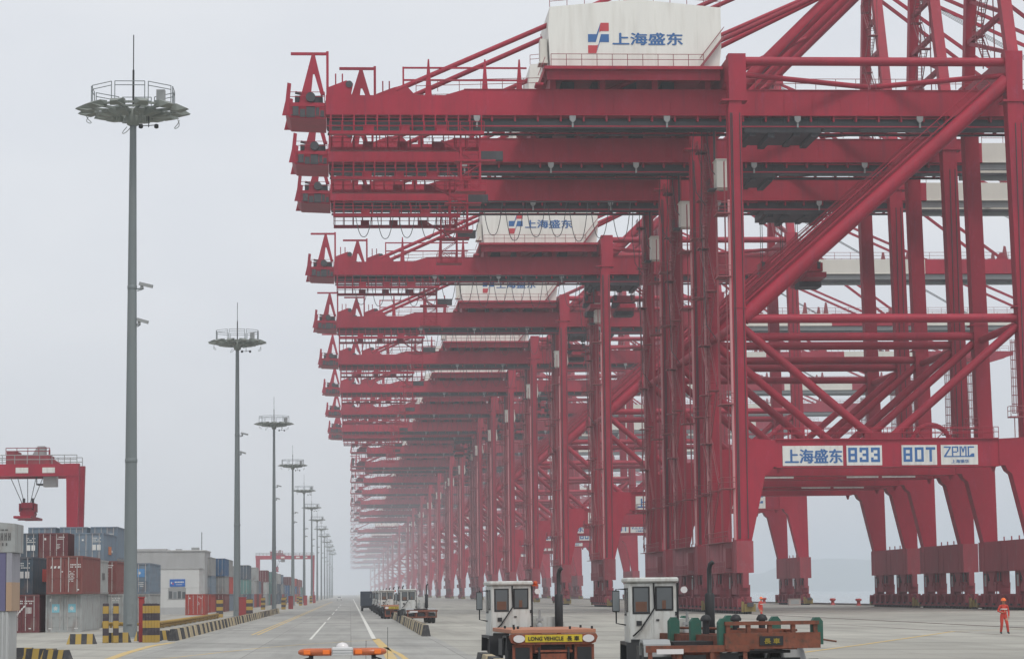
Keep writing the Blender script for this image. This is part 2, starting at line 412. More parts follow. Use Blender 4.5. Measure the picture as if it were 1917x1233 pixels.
    t.links.new(c, b.inputs['Base Color'])
    b.inputs['Roughness'].default_value = 0.85
    return m
APRON = concrete('pale apron concrete', (0.335, 0.325, 0.285), 1)
ROADM = concrete('grey road concrete', (0.30, 0.297, 0.275), 1)
def sheet(name, pts, z, mat, thick=None):
    b = MB()
    b.add([(p[0], p[1], z) for p in pts], [tuple(range(len(pts)))], 0)
    return tag(b.build(name, mat), kind='structure')
QX = 74.0
g = MB(); g.box(-4000, QX, -60, 9200, -9, 0)
tag(g.build('ground', APRON), kind='structure')
sheet('road', [(-9.0, 20), (4.6, 20), (4.6, 3000), (-9.0, 3000)], 0.004, ROADM)
m, t, b = newmat('sea water')
b.inputs['Base Color'].default_value = (0.16, 0.20, 0.20, 1); b.inputs['Roughness'].default_value = 0.12
nz = t.nodes.new('ShaderNodeTexNoise'); nz.inputs['Scale'].default_value = 0.25; nz.inputs['Detail'].default_value = 4
bp = t.nodes.new('ShaderNodeBump'); bp.inputs['Strength'].default_value = 0.6; bp.inputs['Distance'].default_value = 0.6
tc = t.nodes.new('ShaderNodeTexCoord'); t.links.new(tc.outputs['Object'], nz.inputs['Vector'])
t.links.new(nz.outputs['Fac'], bp.inputs['Height']); t.links.new(bp.outputs[0], b.inputs['Normal'])
wv = MB(); wv.add([(QX + 0.01, -60, -4.5), (6000, -60, -4.5), (6000, 9200, -4.5), (QX + 0.01, 9200, -4.5)], [(0, 1, 2, 3)])
tag(wv.build('water', m), kind='structure')
hillm = paint('hill scrub', (0.07, 0.10, 0.06), 0.95, 0.4, 0.01, (1, 1, 1), dirt=(0.14, 0.12, 0.09), dirt_amt=0.5)
hb = MB(); NU, NV = 70, 12
hx0, hx1, hy = 1145.0, 2345.0, 8000.0
hv = []
for j in range(NV + 1):
    for i in range(NU + 1):
        u, v = i / NU, j / NV
        prof = [(0, 0.0), (0.12, 0.28), (0.22, 0.55), (0.34, 0.92), (0.42, 1.0), (0.6, 0.94), (0.75, 0.99), (0.9, 0.6), (1, 0.0)]
        k = next(q for q in range(len(prof) - 1) if prof[q][0] <= u <= prof[q + 1][0])
        (a0, b0), (a1, b1) = prof[k], prof[k + 1]
        tt = (u - a0) / (a1 - a0); tt = tt * tt * (3 - 2 * tt)
        hh = (b0 + (b1 - b0) * tt) * 112 * math.sin(math.pi * v) ** 0.8
        hh += (random.random() - 0.5) * 2.0 * (hh > 4)
        hv.append((hx0 + (hx1 - hx0) * u, hy + 1000 * v, -5 + hh))
hb.add(hv, [(j * (NU + 1) + i, j * (NU + 1) + i + 1, (j + 1) * (NU + 1) + i + 1, (j + 1) * (NU + 1) + i) for j in range(NV) for i in range(NU)], 0, True)
tag(hb.build('hills', hillm), kind='structure')

def wearmat(name, c):
    m, t, b = newmat(name)
    tc = t.nodes.new('ShaderNodeTexCoord'); nz = t.nodes.new('ShaderNodeTexNoise'); nz.inputs['Scale'].default_value = 1.6; nz.inputs['Detail'].default_value = 9; nz.inputs['Roughness'].default_value = 0.75
    t.links.new(tc.outputs['Object'], nz.inputs['Vector'])
    mr = t.nodes.new('ShaderNodeMapRange'); mr.inputs['From Min'].default_value = 0.45; mr.inputs['From Max'].default_value = 0.62; mr.inputs['To Max'].default_value = 0.8
    t.links.new(nz.outputs['Fac'], mr.inputs['Value'])
    mx = t.nodes.new('ShaderNodeMixRGB'); mx.inputs['Color1'].default_value = (*c, 1); mx.inputs['Color2'].default_value = (0.35, 0.335, 0.29, 1)
    t.links.new(mr.outputs[0], mx.inputs['Fac']); t.links.new(mx.outputs[0], b.inputs['Base Color']); b.inputs['Roughness'].default_value = 0.8
    return m
LW, LY = wearmat('worn white line paint', (0.66, 0.66, 0.62)), wearmat('worn yellow line paint', (0.55, 0.37, 0.10))
def strip(mb, pts, wd, z=0.008):
    pts = [Vector((p[0], p[1], 0)) for p in pts]
    for p, q in zip(pts[:-1], pts[1:]):
        n = (q - p).normalized(); n = Vector((-n.y, n.x, 0)) * wd / 2
        mb.add([(*(p + n).xy, z), (*(q + n).xy, z), (*(q - n).xy, z), (*(p - n).xy, z)], [(3, 2, 1, 0)])
mw = MB()
strip(mw, [(1.25, 131), (1.25, 1200)], 0.24)
y = 133
for a, b_ in ((133, 215), (232, 262), (290, 330), (360, 400), (440, 480), (520, 560)): strip(mw, [(-2.15, a), (-2.15, b_)], 0.14)
for yy in (176, 205, 238): strip(mw, [(-8.3, yy), (-6.6, yy)], 0.7); strip(mw, [(-8.2, yy + 9), (-7.2, yy + 9)], 0.5)
for yy, x0, x1 in ((232, -4, 4.0), (238, -3.2, -1.0), (255, -8.5, 4.2), (330, -8.5, -5.0)): strip(mw, [(x0, yy), (x1, yy)], 0.4)
tag(mw.build('white_line', LW), kind='structure')
my = MB()
strip(my, [(-5.95, 150), (-5.95, 800)], 0.15); strip(my, [(-5.6, 150), (-5.6, 800)], 0.15)
def pxs(mb, pts, wd): strip(mb, [gnd(*p) for p in pts], wd)
pxs(my, [(196, 1236), (238, 1221), (280, 1209), (322, 1202)], 0.42)
pxs(my, [(270, 1236), (390, 1223), (480, 1213), (560, 1206), (700, 1197)], 0.16)
pxs(my, [(703, 1195), (716, 1208), (736, 1236)], 0.42)
pxs(my, [(722, 1211), (748, 1224), (764, 1236)], 0.22)
pxs(my, [(1500, 1221), (1620, 1205), (1786, 1181)], 0.25)
pxs(my, [(1786, 1181), (1917, 1176)], 0.18)
tag(my.build('yellow_line', LY), kind='structure')
rl = MB()
railm = paint('crane rail steel', (0.14, 0.10, 0.085), 0.5, 0.2)
for x in (39.52, 69.4):
    rl.box(x - 0.09, x + 0.09, 20, 2600, -0.05, 0.005); rl.box(x - 0.05, x + 0.05, 20, 2600, 0.0, 0.03)
for x in (33.0,): rl.box(x - 0.06, x + 0.06, 20, 2600, -0.05, 0.006)
tag(rl.build('crane_rail', railm), kind='structure')
ke = MB(); ke.box(QX - 0.45, QX + 0.004, -50, 3000, 0.0, 0.26)
tag(ke.build('quay_edge', paint('dark quay kerb', (0.13, 0.12, 0.115), 0.8, 0.3)), kind='structure')

# ------------------------------------------------------------------ ship-to-shore cranes
XL, XW = 39.52, 69.4                       # the two crane rails
LY_, GY = 9.0, 3.6                         # half leg spacing along the quay, half girder spacing
ox = XL
def cm(): return MB(ox, 0, 0)
CN = '\u4e0a\u6d77\u76db\u4e1c'
crane = empty('ship_to_shore_crane')
def lower_leg(mb, s, x0, x1, inner):
    """bent leg: straight outside, flaring inwards to the portal beam; inner=+1 when the portal lies at larger x"""
    if inner > 0:
        poly = [(38.78, 4.35), (40.20, 4.35), (40.28, 5.6), (40.36, 7.3), (41.85, 13.85), (42.3, 14.2), (42.75, 14.72), (43.0, 14.72), (43.0, 17.42), (40.26, 17.55), (40.20, 28), (40.20, 51.5), (40.26, 52.2), (40.75, 52.4), (40.75, 57.2), (38.95, 57.2), (38.95, 52.2), (38.85, 51.5), (38.80, 30)]
    else:
        poly = [(68.88, 4.35), (70.30, 4.35), (70.18, 17.0), (69.95, 30), (69.55, 51.5), (69.7, 57.6), (67.85, 57.6), (67.95, 51.5), (68.35, 30), (68.52, 17.55), (65.9, 17.42), (65.9, 14.72), (66.5, 14.72), (66.75, 14.2), (67.2, 13.85), (68.72, 7.3), (68.80, 5.6)]
    mb.prism(poly, s * LY_ - 0.85, s * LY_ + 0.85)
    # flange ribs and collar
    cx = 39.5 if inner > 0 else 68.8
    mb.box(cx - 1.35, cx + 1.35, s * LY_ - 1.02, s * LY_ + 1.02, 52.25, 52.45)
    mb.box(cx - 0.78, cx + 0.78, s * LY_ - 0.93, s * LY_ + 0.93, 30.9, 31.05)
for s in (-1, 1):
    for inner in (1, -1):
        b = cm(); lower_leg(b, s, 0, 0, inner)
        o = b.build('leg', RED, crane)
# sills, bogies
def bogie_corner(b, wheels, cy, x):
    """equaliser tree hung under a sill: V hanger, main beam, two sub-beams, four trucks with two wheels each"""
    b.prism([(cy - 1.5, 4.1), (cy + 1.5, 4.1), (cy + 0.45, 2.6), (cy - 0.45, 2.6)], x - 0.55, x + 0.55, 'x')
    b.prism([(cy - 3.6, 2.25), (cy - 0.9, 3.0), (cy + 0.9, 3.0), (cy + 3.6, 2.25), (cy + 3.6, 1.95), (cy - 3.6, 1.95)], x - 0.48, x + 0.48, 'x')
    for k in (-1, 1):
        c2 = cy + k * 3.12
        b.prism([(c2 - 0.5, 2.9), (c2 + 0.5, 2.9), (c2 + 0.3, 1.5), (c2 - 0.3, 1.5)], x - 0.52, x + 0.52, 'x')
        b.prism([(c2 - 2.3, 1.2), (c2 - 0.5, 1.72), (c2 + 0.5, 1.72), (c2 + 2.3, 1.2), (c2 + 2.3, 0.95), (c2 - 2.3, 0.95)], x - 0.42, x + 0.42, 'x')
        for q in (-1, 1):
            c3 = c2 + q * 1.55
            b.box(x - 0.54, x - 0.28, c3 - 1.42, c3 + 1.42, 0.30, 0.94); b.box(x + 0.28, x + 0.54, c3 - 1.42, c3 + 1.42, 0.30, 0.94)
            b.box(x - 0.26, x + 0.26, c3 - 0.3, c3 + 0.3, 0.7, 1.0)
            b.box(x - 0.98, x - 0.55, c3 - 0.3, c3 + 0.3, 0.7, 1.55, 0); b.box(x - 0.72, x - 0.545, c3 + 0.5, c3 + 1.0, 0.5, 1.25, 1)
            for e in (-1, 1): wheels.append((x, c3 + e * 0.72))
    b.box(x - 0.5, x + 0.5, cy - 3.0, cy - 2.0, 3.05, 3.98, 1); b.box(x - 0.6, x - 0.44, cy + 2.2, cy + 2.9, 2.5, 3.7, 2); b.box(x - 0.45, x + 0.45, cy + 1.8, cy + 3.6, 3.1, 3.9, 1)
    b.box(x - 0.3, x + 0.3, cy - 4.2, cy + 4.2, 2.6, 4.1); b.box(x - 0.25, x + 0.25, cy - 6.0, cy + 6.0, 1.0, 1.7)
    for yy in (-3.3, -1.9, 2.0, 3.4): b.box(x - 0.58, x - 0.5, cy + yy, cy + yy + 0.12, 1.7, 4.1)
def wheel_mesh(b, x, y): b.lathe((x, y, 0.36), [(0.18, -0.30), (0.36, -0.28), (0.36, -0.08), (0.33, -0.07), (0.33, 0.07), (0.36, 0.08), (0.36, 0.28), (0.18, 0.30)], 12, 3, 'x')
proto_wheels = []
for x in (XL, 69.6):
    b = cm(); b.box(x - 0.85, x + 0.85, -10.6, 10.6, 4.1, 7.28)
    for yy in (-3, 0.0, 3): b.box(x - 0.06, x + 0.06, yy - 0.05, yy + 0.05, 7.28, 7.75)
    for yy in (-9.6, -8.2, -1.2, 1.2, 8.2, 9.6): b.box(x - 0.88, x - 0.852, yy - 0.04, yy + 0.04, 4.2, 7.2)
    b.build('sill_beam', RED2, crane)
    for cy in (-6.55, 6.55):
        b = cm(); wl = []
        bogie_corner(b, wl, cy, x)
        s = -1 if cy < 0 else 1
        b.box(x - 0.55, x + 0.55, *sorted((cy + s * 6.25, cy + s * 6.5)), 0.25, 1.0, 4)    # striped end guard
        b.box(x - 0.3, x + 0.3, *sorted((cy + s * 6.5, cy + s * 6.85)), 0.75, 1.15, 1)    # buffer
        b.box(x - 0.75, x - 0.56, *sorted((cy + s * 5.6, cy + s * 6.2)), 0.2, 1.25, 4)
        bo = b.build('bogie', [RED2, DARK, GREYB, DARK, cmat('dull yellow guard', (0.22, 0.165, 0.05))], crane)
        for (wx, wy) in wl:
            wb = cm(); wheel_mesh(wb, wx, wy); wb.mi = [0] * len(wb.mi)
            wb.build('wheel', DARK, bo)
# portal beams with sign boards
LOGO_TXT = lambda b, x, y, z, size, m, sx=1.15: text_geo(b, CN, x, y, z, size, m, sx, bold=0.035 * size)
for s in (-1, 1):
    b = cm(); b.box(43.0, 65.9, s * LY_ - 0.75, s * LY_ + 0.75, 14.72, 17.42)
    b.box(43.0, 65.9, s * LY_ - 0.95, s * LY_ + 0.95, 17.42, 17.52); b.box(43.0, 65.9, s * LY_ - 0.95, s * LY_ + 0.95, 14.62, 14.72)
    b.rail([(43, s * LY_ - 0.9, 17.52), (65.9, s * LY_ - 0.9, 17.52)], 1.1, 1.6)
    b.rail([(43, s * LY_ + 0.9, 17.52), (65.9, s * LY_ + 0.9, 17.52)], 1.1, 1.6)
    for q in (43.4, 65.5): b.prism([(q - 0.25, 14.62), (q + 0.25, 14.62), (q + 0.1, 14.1), (q - 0.1, 14.1)], s * LY_ - 0.08, s * LY_ + 0.08)
    if s < 0:
        pb = b.build('portal_beam', RED, crane)
        yf = -LY_ - 0.76
        def board(x0, x1, z0=14.80, z1=16.82):
            k = cm(); k.box(x0, x1, yf - 0.06, yf + 0.02, z0, z1); return k
        k = board(43.68, 49.85); text_geo(k, CN, 43.86, yf - 0.06, 15.18, 1.52, 1, 0.985, bold=0.055)
        k.build('sign_board', [SIGNW, BLUE], pb)
        def digit(k, x, segs, wd=0.92, z0=15.13, z1=16.60, t=0.26):
            """block digits from straight bars"""
            zm = (z0 + z1) / 2
            bars = {'a': (x, x + wd, z1 - t, z1), 'd': (x, x + wd, z0, z0 + t), 'g': (x + (0.3 if 'e' not in segs else t), x + wd - t, zm - t / 2, zm + t / 2),
                    'f': (x, x + t, zm + 0.05 if 'E' not in segs else z0 + t, z1 - t), 'e': (x, x + t, z0 + t, zm - 0.05), 'b': (x + wd - t, x + wd, zm + 0.05, z1 - t), 'c': (x + wd - t, x + wd, z0 + t, zm - 0.05),
                    'm': (x, x + t, zm - 0.05, zm + 0.05), 'n': (x + wd - t, x + wd, zm - 0.05, zm + 0.05), 'p': (x, x + t, z1 - t - 0.22, z1 - t), 'q': (x, x + t, z0 + t, z0 + t + 0.22), 'T': (x + wd / 2 - t / 2, x + wd / 2 + t / 2, z0, z1 - t)}
            for c in segs:
                x0, x1, za, zb = bars[c]; k.box(x0, x1, yf - 0.075, yf - 0.055, za, zb, 1)
        k = board(50.22, 53.85)
        digit(k, 50.38, 'adgfebcmn'); digit(k, 51.55, 'adgbcnpq'); digit(k, 52.72, 'adgbcnpq')
        nb = k.build('sign_board', [SIGNW, BLUE], pb); nb['skip_on_copy'] = 1; nb['label'] = 'white board with the number 833'
        k = board(55.88, 59.5)
        digit(k, 56.05, 'adgfebcmn'); digit(k, 57.22, 'adfebcmn'); digit(k, 58.36, 'aT', 0.98)
        k.build('sign_board', [SIGNW, BLUE], pb)
        k = board(59.92, 63.72)
        def seg(x0, z0, x1, z1, t=0.15): k.beam((x0, yf - 0.068, z0), (x1, yf - 0.068, z1), 0.02 if abs(x1 - x0) < 0.01 else 0.02, t, 1)
        yb = yf - 0.075
        def bar(x0, x1, z0, z1): k.box(x0, x1, yb, yb + 0.02, z0, z1, 1)
        bar(60.22, 60.95, 16.52, 16.66); k.prism([(60.78, 16.52), (60.95, 16.52), (60.45, 15.70), (60.22, 15.70)], yb, yb + 0.02, m=1); bar(60.22, 63.35, 15.58, 15.70)
        bar(61.05, 61.19, 15.70, 16.66); bar(61.19, 61.72, 16.52, 16.66); bar(61.58, 61.72, 16.10, 16.52); bar(61.19, 61.58, 16.03, 16.16)
        bar(61.84, 61.98, 15.70, 16.66); bar(62.42, 62.56, 15.70, 16.66); k.prism([(61.98, 16.66), (62.09, 16.66), (62.25, 16.22), (62.2, 16.02), (62.13, 16.1)], yb, yb + 0.02, m=1); k.prism([(62.42, 16.66), (62.31, 16.66), (62.15, 16.22), (62.2, 16.0), (62.27, 16.1)], yb - 0.004, yb + 0.02, m=1)
        bar(62.68, 62.82, 15.70, 16.66); bar(62.82, 63.35, 16.52, 16.66); bar(63.1, 63.35, 15.70, 15.95); k.prism([(62.82, 15.70), (63.1, 15.70), (63.1, 15.95)], yb, yb + 0.02, m=1)
        text_geo(k, '\u4e0a\u6d77\u632f\u534e', 60.95, yf - 0.06, 15.0, 0.40, 1, 1.15, bold=0.012)
        k.build('sign_board', [SIGNW, BLUE], pb)
    else:
        b.build('portal_beam', RED, crane)
# side frame braces
for s in (-1, 1):
    y0 = s * LY_
    b = cm(); b.tube((40.1, y0, 29.85), (68.5, y0, 29.85), 0.46, 14); b.build('horizontal_brace', RED, crane)
    b = cm(); b.tube((40.0, y0, 56.55), (68.4, y0, 56.55), 0.46, 14); b.build('horizontal_brace', RED, crane)
    b = cm(); b.tube((40.0, y0, 29.9), (68.2, y0, 54.6), 0.80, 16)
    dv = Vector((28.2, 0, 24.7)).normalized(); nv = Vector((-dv.z, 0, dv.x))
    pA, pB = Vector((41, y0 - 0.1, 30.8)) + nv * 1.05, Vector((67, y0 - 0.1, 53.5)) + nv * 1.05
    b.beam(pA, pB, 0.7, 0.12); b.tube(pA + nv * 0.75, pB + nv * 0.75, 0.06, 6)
    for i in range(26):
        q = pA.lerp(pB, i / 25); b.tube(q, q + nv * 0.75, 0.035, 4)
    b.build('diagonal_brace', RED, crane)
    b = cm(); b.tube((39.9, y0, 29.0), (53.3, y0, 17.5), 0.44, 14); b.box(52.2, 56.0, y0 - 0.5, y0 + 0.5, 17.5, 18.1); b.build('diagonal_brace', RED, crane)
    b = cm(); b.tube((68.4, y0, 29.0), (54.9, y0, 17.5), 0.44, 14); b.build('diagonal_brace', RED, crane)
    for (x0, x1) in ((40.1, 54.6), (68.4, 55.0)):
        b = cm(); b.tube((x0, y0, 55.2), (x1, s * (GY + 0.2), 54.95), 0.28, 10); b.build('plan_brace', RED, crane)
for x, za, zb in ((39.6, 54.6, 57.0), (68.7, 54.9, 57.3)):
    b = cm(); b.box(x - 0.62, x + 0.62, -LY_ + 0.86, LY_ - 0.86, za, zb); b.build('cross_beam', RED, crane)
for x in (39.52, 69.2):
    b = cm(); b.tube((x, -LY_, 29.4), (x, LY_, 29.4), 0.42, 12); b.build('cross_brace', RED, crane)
# girders and booms
def girder_mesh(b, x0, x1, s, zt=54.5):
    y0, y1 = s * GY - 0.62, s * GY + 0.62
    b.prism([(x0, 51.9), (x0, 53.85), (10.0, 53.9), (12.0, zt), (x1, zt), (x1, 51.9)], y0, y1)
    b.box(x0 + 0.02, x1 - 0.02, y0 - 0.13, y1 + 0.13, 51.78, 51.9)
    b.box(12.0, x1 - 0.02, y0 - 0.08, y1 + 0.08, zt, zt + 0.07)
    for i in range(int((x1 - x0) / 3.0)):
        b.box(x0 + 3 * i, x0 + 3 * i + 0.06, y0 - 0.035, y0, 51.95, 53.8)
    # trolley rail and its brackets, plus a strip of painted shade
    b.box(x0 + 0.1, x1 - 0.02, s * GY - s * 0.9 - 0.13, s * GY - s * 0.9 + 0.13, 51.35, 51.72, 1)
    b.box(x0 + 0.12, x1 - 1.0, s * GY - 0.12, s * GY + 0.12, 50.55 if s < 0 else 51.1, 51.3, 1); b.box(x0 + 0.15, x1 - 0.5, s * GY - 0.58, s * GY - 0.42, 50.6 if s < 0 else 51.2, 50.72 if s < 0 else 51.3)  # dark strip added to deepen the shade under the girder; thin red bar outside
    for i in range(int((x1 - x0) / 2.4)):
        xx = x0 + 0.4 + 2.4 * i
        b.box(xx, xx + 0.18, s * GY - 0.5, s * GY + 0.5, 51.2, 51.78)
for s in (-1, 1):
    b = cm(); girder_mesh(b, -2.38, 73.0, s)
    gd = b.build('girder', [RED, DARK], crane)
    hr = cm(); yr = s * GY - 0.75
    hr.rail([(7.0, yr, 54.2), (20.5, yr, 54.6)], 1.15, 2.2); hr.rail([(40.5, yr, 54.6), (72.5, yr, 54.6)], 1.1, 2.2)
    hr.build('handrail', RAILG, gd)
    # catwalk hung below the landward end
    cw = cm(); yc = s * (GY + 1.1)
    cw.box(-2.0, 14.0, yc - 0.45, yc + 0.45, 49.62, 49.95)
    for i in range(14): cw.box(-1.9 + 1.2 * i, -1.78 + 1.2 * i, yc - 0.05, yc + 0.05, 49.95, 51.75)
    cw.rail([(-2, yc - 0.44, 49.95), (14, yc - 0.44, 49.95)], 1.0, 1.2)
    for i, xx in enumerate((1.5, 5.2, 9.0)): cw.box(xx, xx + 1.1, yc - 0.3, yc + 0.3, 49.95, 50.6)
    cw.build('catwalk', RED, crane)
    # boom with red and white bands
    b = cm(); y0, y1 = s * GY - 0.62, s * GY + 0.62
    for i, (x0, x1) in enumerate(((73.05, 74.0), (74.0, 91.0), (91.0, 108.3), (108.3, 125.4), (125.4, 141.0))):
        mt = 2 if i in (1, 3) else 0
        b.box(x0, x1, y0, y1, 51.9, 54.1, mt); b.box(x0, x1, y0 - 0.1, y1 + 0.1, 51.78, 51.9, mt)
    b.prism([(141.0, 51.8), (146.0, 53.2), (146.0, 54.0), (141.0, 54.1)], y0, y1)
    b.box(73.2, 139, s * GY - 0.3, s * GY + 0.3, 51.0, 51.7, 3); b.box(73.1, 140, s * GY - s * 0.9 - 0.13, s * GY - s * 0.9 + 0.13, 51.35, 51.72, 1)  # grey strip painted in as the boom's shaded underside, then the trolley rail
    bm = b.build('boom', [RED, DARK, BOOMW, GREYB], crane)
    hr = cm(); hr.rail([(74, s * GY - 0.6, 54.1), (145, s * GY - 0.6, 54.1)], 1.1, 2.5)
    for xx in (86, 90, 104, 118, 133): hr.prism([(xx - 0.5, 54.1), (xx + 0.5, 54.1), (xx + 0.2, 56.2), (xx - 0.1, 56.3)], s * GY - 0.15, s * GY + 0.15)
    hr.build('handrail', RAILG, bm)
b = cm()
for xx in (7.0, 18, 28, 45, 54.8, 64, 72):
    b.box(xx - 0.35, xx + 0.35, -GY + 0.62, GY - 0.62, 52.6, 53.7)
for xx in (84, 96, 110, 126, 142): b.box(xx - 0.3, xx + 0.3, -GY + 0.62, GY - 0.62, 52.6, 53.6)
b.build('girder_tie', RED, crane)
# landward tail platform with fins, rope gear and service jibs
b = cm()
b.prism([(-6.9, 51.75), (-6.25, 51.75), (-5.95, 55.1), (-6.35, 55.2), (-6.55, 53.3)], -GY - 0.5, -GY - 0.35); b.prism([(-6.9, 51.75), (-6.25, 51.75), (-5.95, 55.1), (-6.35, 55.2), (-6.55, 53.3)], GY + 0.35, GY + 0.5)
b.prism([(-6.55, 52.0), (-6.1, 51.55), (-2.4, 51.4), (-2.4, 53.1), (-6.5, 53.15)], -GY - 0.34, GY + 0.34)
b.rail([(-6.3, -GY - 0.3, 53.15), (-2.5, -GY - 0.3, 53.15)], 1.1, 1.3)
for k, (xa, xb, za, zb) in enumerate(((-5.8, -5.2, 51.75, 52.7), (-5.05, -4.5, 51.6, 52.4), (-4.4, -3.5, 51.55, 52.75), (-3.4, -3.05, 51.8, 52.6), (-2.95, -2.55, 51.6, 52.3))): b.box(xa, xb, -GY - 0.55 + 0.05 * k, -GY - 0.345, za, zb, 1)
b.tube((-6.0, -GY - 0.5, 52.75), (-2.5, -GY - 0.5, 52.75), 0.06, 6); b.tube((-6.0, -GY - 0.45, 51.8), (-2.5, -GY - 0.45, 51.65), 0.05, 6, 1); b.box(-5.6, -2.7, -GY + 0.4, GY - 0.4, 53.16, 54.0, 1)
b.build('tail_platform', [RED, DARK], crane)
for s in (-1, 1):
    b = cm(); yy = s * GY
    xo = -3.65 if s < 0 else 1.35
    base = 53.15 if s < 0 else 53.9
    b.prism([(xo - 1.5, base), (xo - 0.35, base), (xo - 0.05, 56.2), (xo + 0.1, 56.2), (xo + 0.75, base + 0.8), (xo + 1.15, base + 0.8), (xo + 0.15, 58.2), (xo - 0.2, 58.2)], yy - 0.16, yy + 0.16)
    b.box(xo - 2.35, xo + 1.55, yy - 0.13, yy + 0.13, 58.2, 58.48)
    b.box(xo + 1.32, xo + 1.58, yy - 0.14, yy + 0.14, base, 58.6)
    b.build('jib', RED, crane)
    b = cm()
    b.prism([(xo + 1.2, base), (xo + 4.2, base), (xo + 3.9, base + 1.0), (xo + 4.1, base + 2.0), (xo + 3.4, base + 2.3), (xo + 1.6, base + 1.6)], yy - 0.5, yy + 0.5)
    b.tube((xo + 3.7, yy - 0.6, base + 1.9), (xo + 3.7, yy + 0.6, base + 1.9), 0.36, 12, 1)
    b.tube((xo - 0.3, yy - 0.5, base + 0.55), (xo - 0.3, yy + 0.5, base + 0.55), 0.5, 14, 1)
    b.tube((xo - 1.9, yy, base + 1.1), (xo - 0.2, yy, base + 0.7), 0.16, 8, 1)
    for q in (2.3, 3.0): b.tube((xo + q, yy, base + 1.9), (xo + q, yy, base + 3.1), 0.07, 6)
    b.build('sheave_gear', [RED, DARK], crane)
# service rails on posts between the tail and the house
b = cm()
for zz in (55.6, 56.9): b.box(5.6, 18.6, -GY - 0.08, -GY + 0.08, zz - 0.09, zz + 0.09)
b.box(5.6, 5.78, -GY - 0.09, -GY + 0.09, 53.9, 57.0)
for xx in (8.3, 14.2, 17.8): b.prism([(xx - 0.35, 54.0), (xx + 0.35, 54.0), (xx + 0.1, 57.8), (xx - 0.05, 57.8)], -GY - 0.15, -GY + 0.15)
b.build('service_rail', RED, crane)
# machinery house
b = cm(); hy0, hy1 = -6.2, 6.2
b.prism([(20.9, 56.45), (38.55, 56.45), (38.8, 58.5), (38.8, 62.85), (30.0, 63.7), (20.9, 62.85), (20.7, 60.5)], hy0, hy1)
for i in range(1, 8): b.box(20.9 + i * 2.2, 20.96 + i * 2.2, hy0 - 0.03, hy0, 56.5, 62.75)
house = b.build('machine_house', CREAM, crane)
k = cm(); ys = hy0 - 0.035
LX, LZ = 24.85, 57.95                      # lower left corner of the emblem
def EP(pts, m): k.prism([(LX + (p[0] - 440) / 74.5, LZ + (400 - p[1]) / 74.5) for p in pts], ys, ys + 0.03, m=m)
EP([(540, 160), (603, 160), (603, 225), (538, 225), (530, 240), (530, 200)], 1)
EP([(440, 250), (507, 250), (538, 162), (529, 215), (519, 250), (500, 312), (440, 312)], 0)
EP([(603, 250), (541, 250), (532, 285), (505, 398), (520, 350), (533, 312), (603, 312)], 0)
EP([(440, 338), (512, 338), (519, 330), (503, 400), (440, 400)], 1)
text_geo(k, CN, LX + 2.5, ys, LZ + 1.0, 1.38, 0, 1.36, depth=0.0, bold=0.05)
k.build('emblem', [BLUE, SRED], house)
b = cm(); b.rail([(20.9, hy0 - 0.9, 56.42), (36.8, hy0 - 0.9, 56.42)], 1.25, 1.6)
b.rail([(20.9, hy0 + 0.15, 62.87), (30.0, hy0 + 0.15, 63.72), (38.8, hy0 + 0.15, 62.87)], 1.1, 1.8); b.build('handrail', RAILG, house)
b = cm(); b.stair((36.5, hy0 - 0.55, 56.4), (39.0, hy0 - 0.55, 59.6), (0, 0.35, 0), 0, 10); b.build('stair', RAILG, house)
b = cm(); b.stair((20.3, hy0 - 0.3, 56.4), (19.6, hy0 - 0.3, 54.6), (0, 0.35, 0), 0, 6); b.build('stair', RAILG, house)
b = cm(); b.stair((20.55, hy0 + 1.2, 56.5), (20.6, hy0 + 4.2, 59.9), (0.35, 0, 0), 0, 10); b.build('stair', RAILG, house)
b = cm(); b.box(19.9, 20.65, hy0 + 0.6, hy0 + 2.4, 57.2, 59.6); b.box(19.75, 20.68, hy0 + 0.4, hy0 + 2.6, 57.0, 57.18); b.build('side_cabinet', BOOMW, house)
b = cm()
b.box(20.2, 38.8, hy0 - 1.0, hy1 + 1.0, 56.1, 56.42)
for xx in (21.3, 26.5, 32.0, 37.6): b.box(xx - 0.3, xx + 0.3, -GY - 0.6, GY + 0.6, 54.58, 56.1)
b.box(20.5, 38.6, hy0 - 0.3, hy0 + 0.1, 55.1, 56.1); b.box(20.5, 38.6, hy1 - 0.1, hy1 + 0.3, 55.1, 56.1)
for xx in (22.4, 25.6, 29.0, 33.0): b.box(xx, xx + 1.3, -2.4, 1.8, 54.62, 55.7, 1)
b.box(19.3, 20.1, hy0 - 0.6, hy0 + 1.4, 54.5, 54.75)
b.build('house_platform', [RED, DARK], crane)
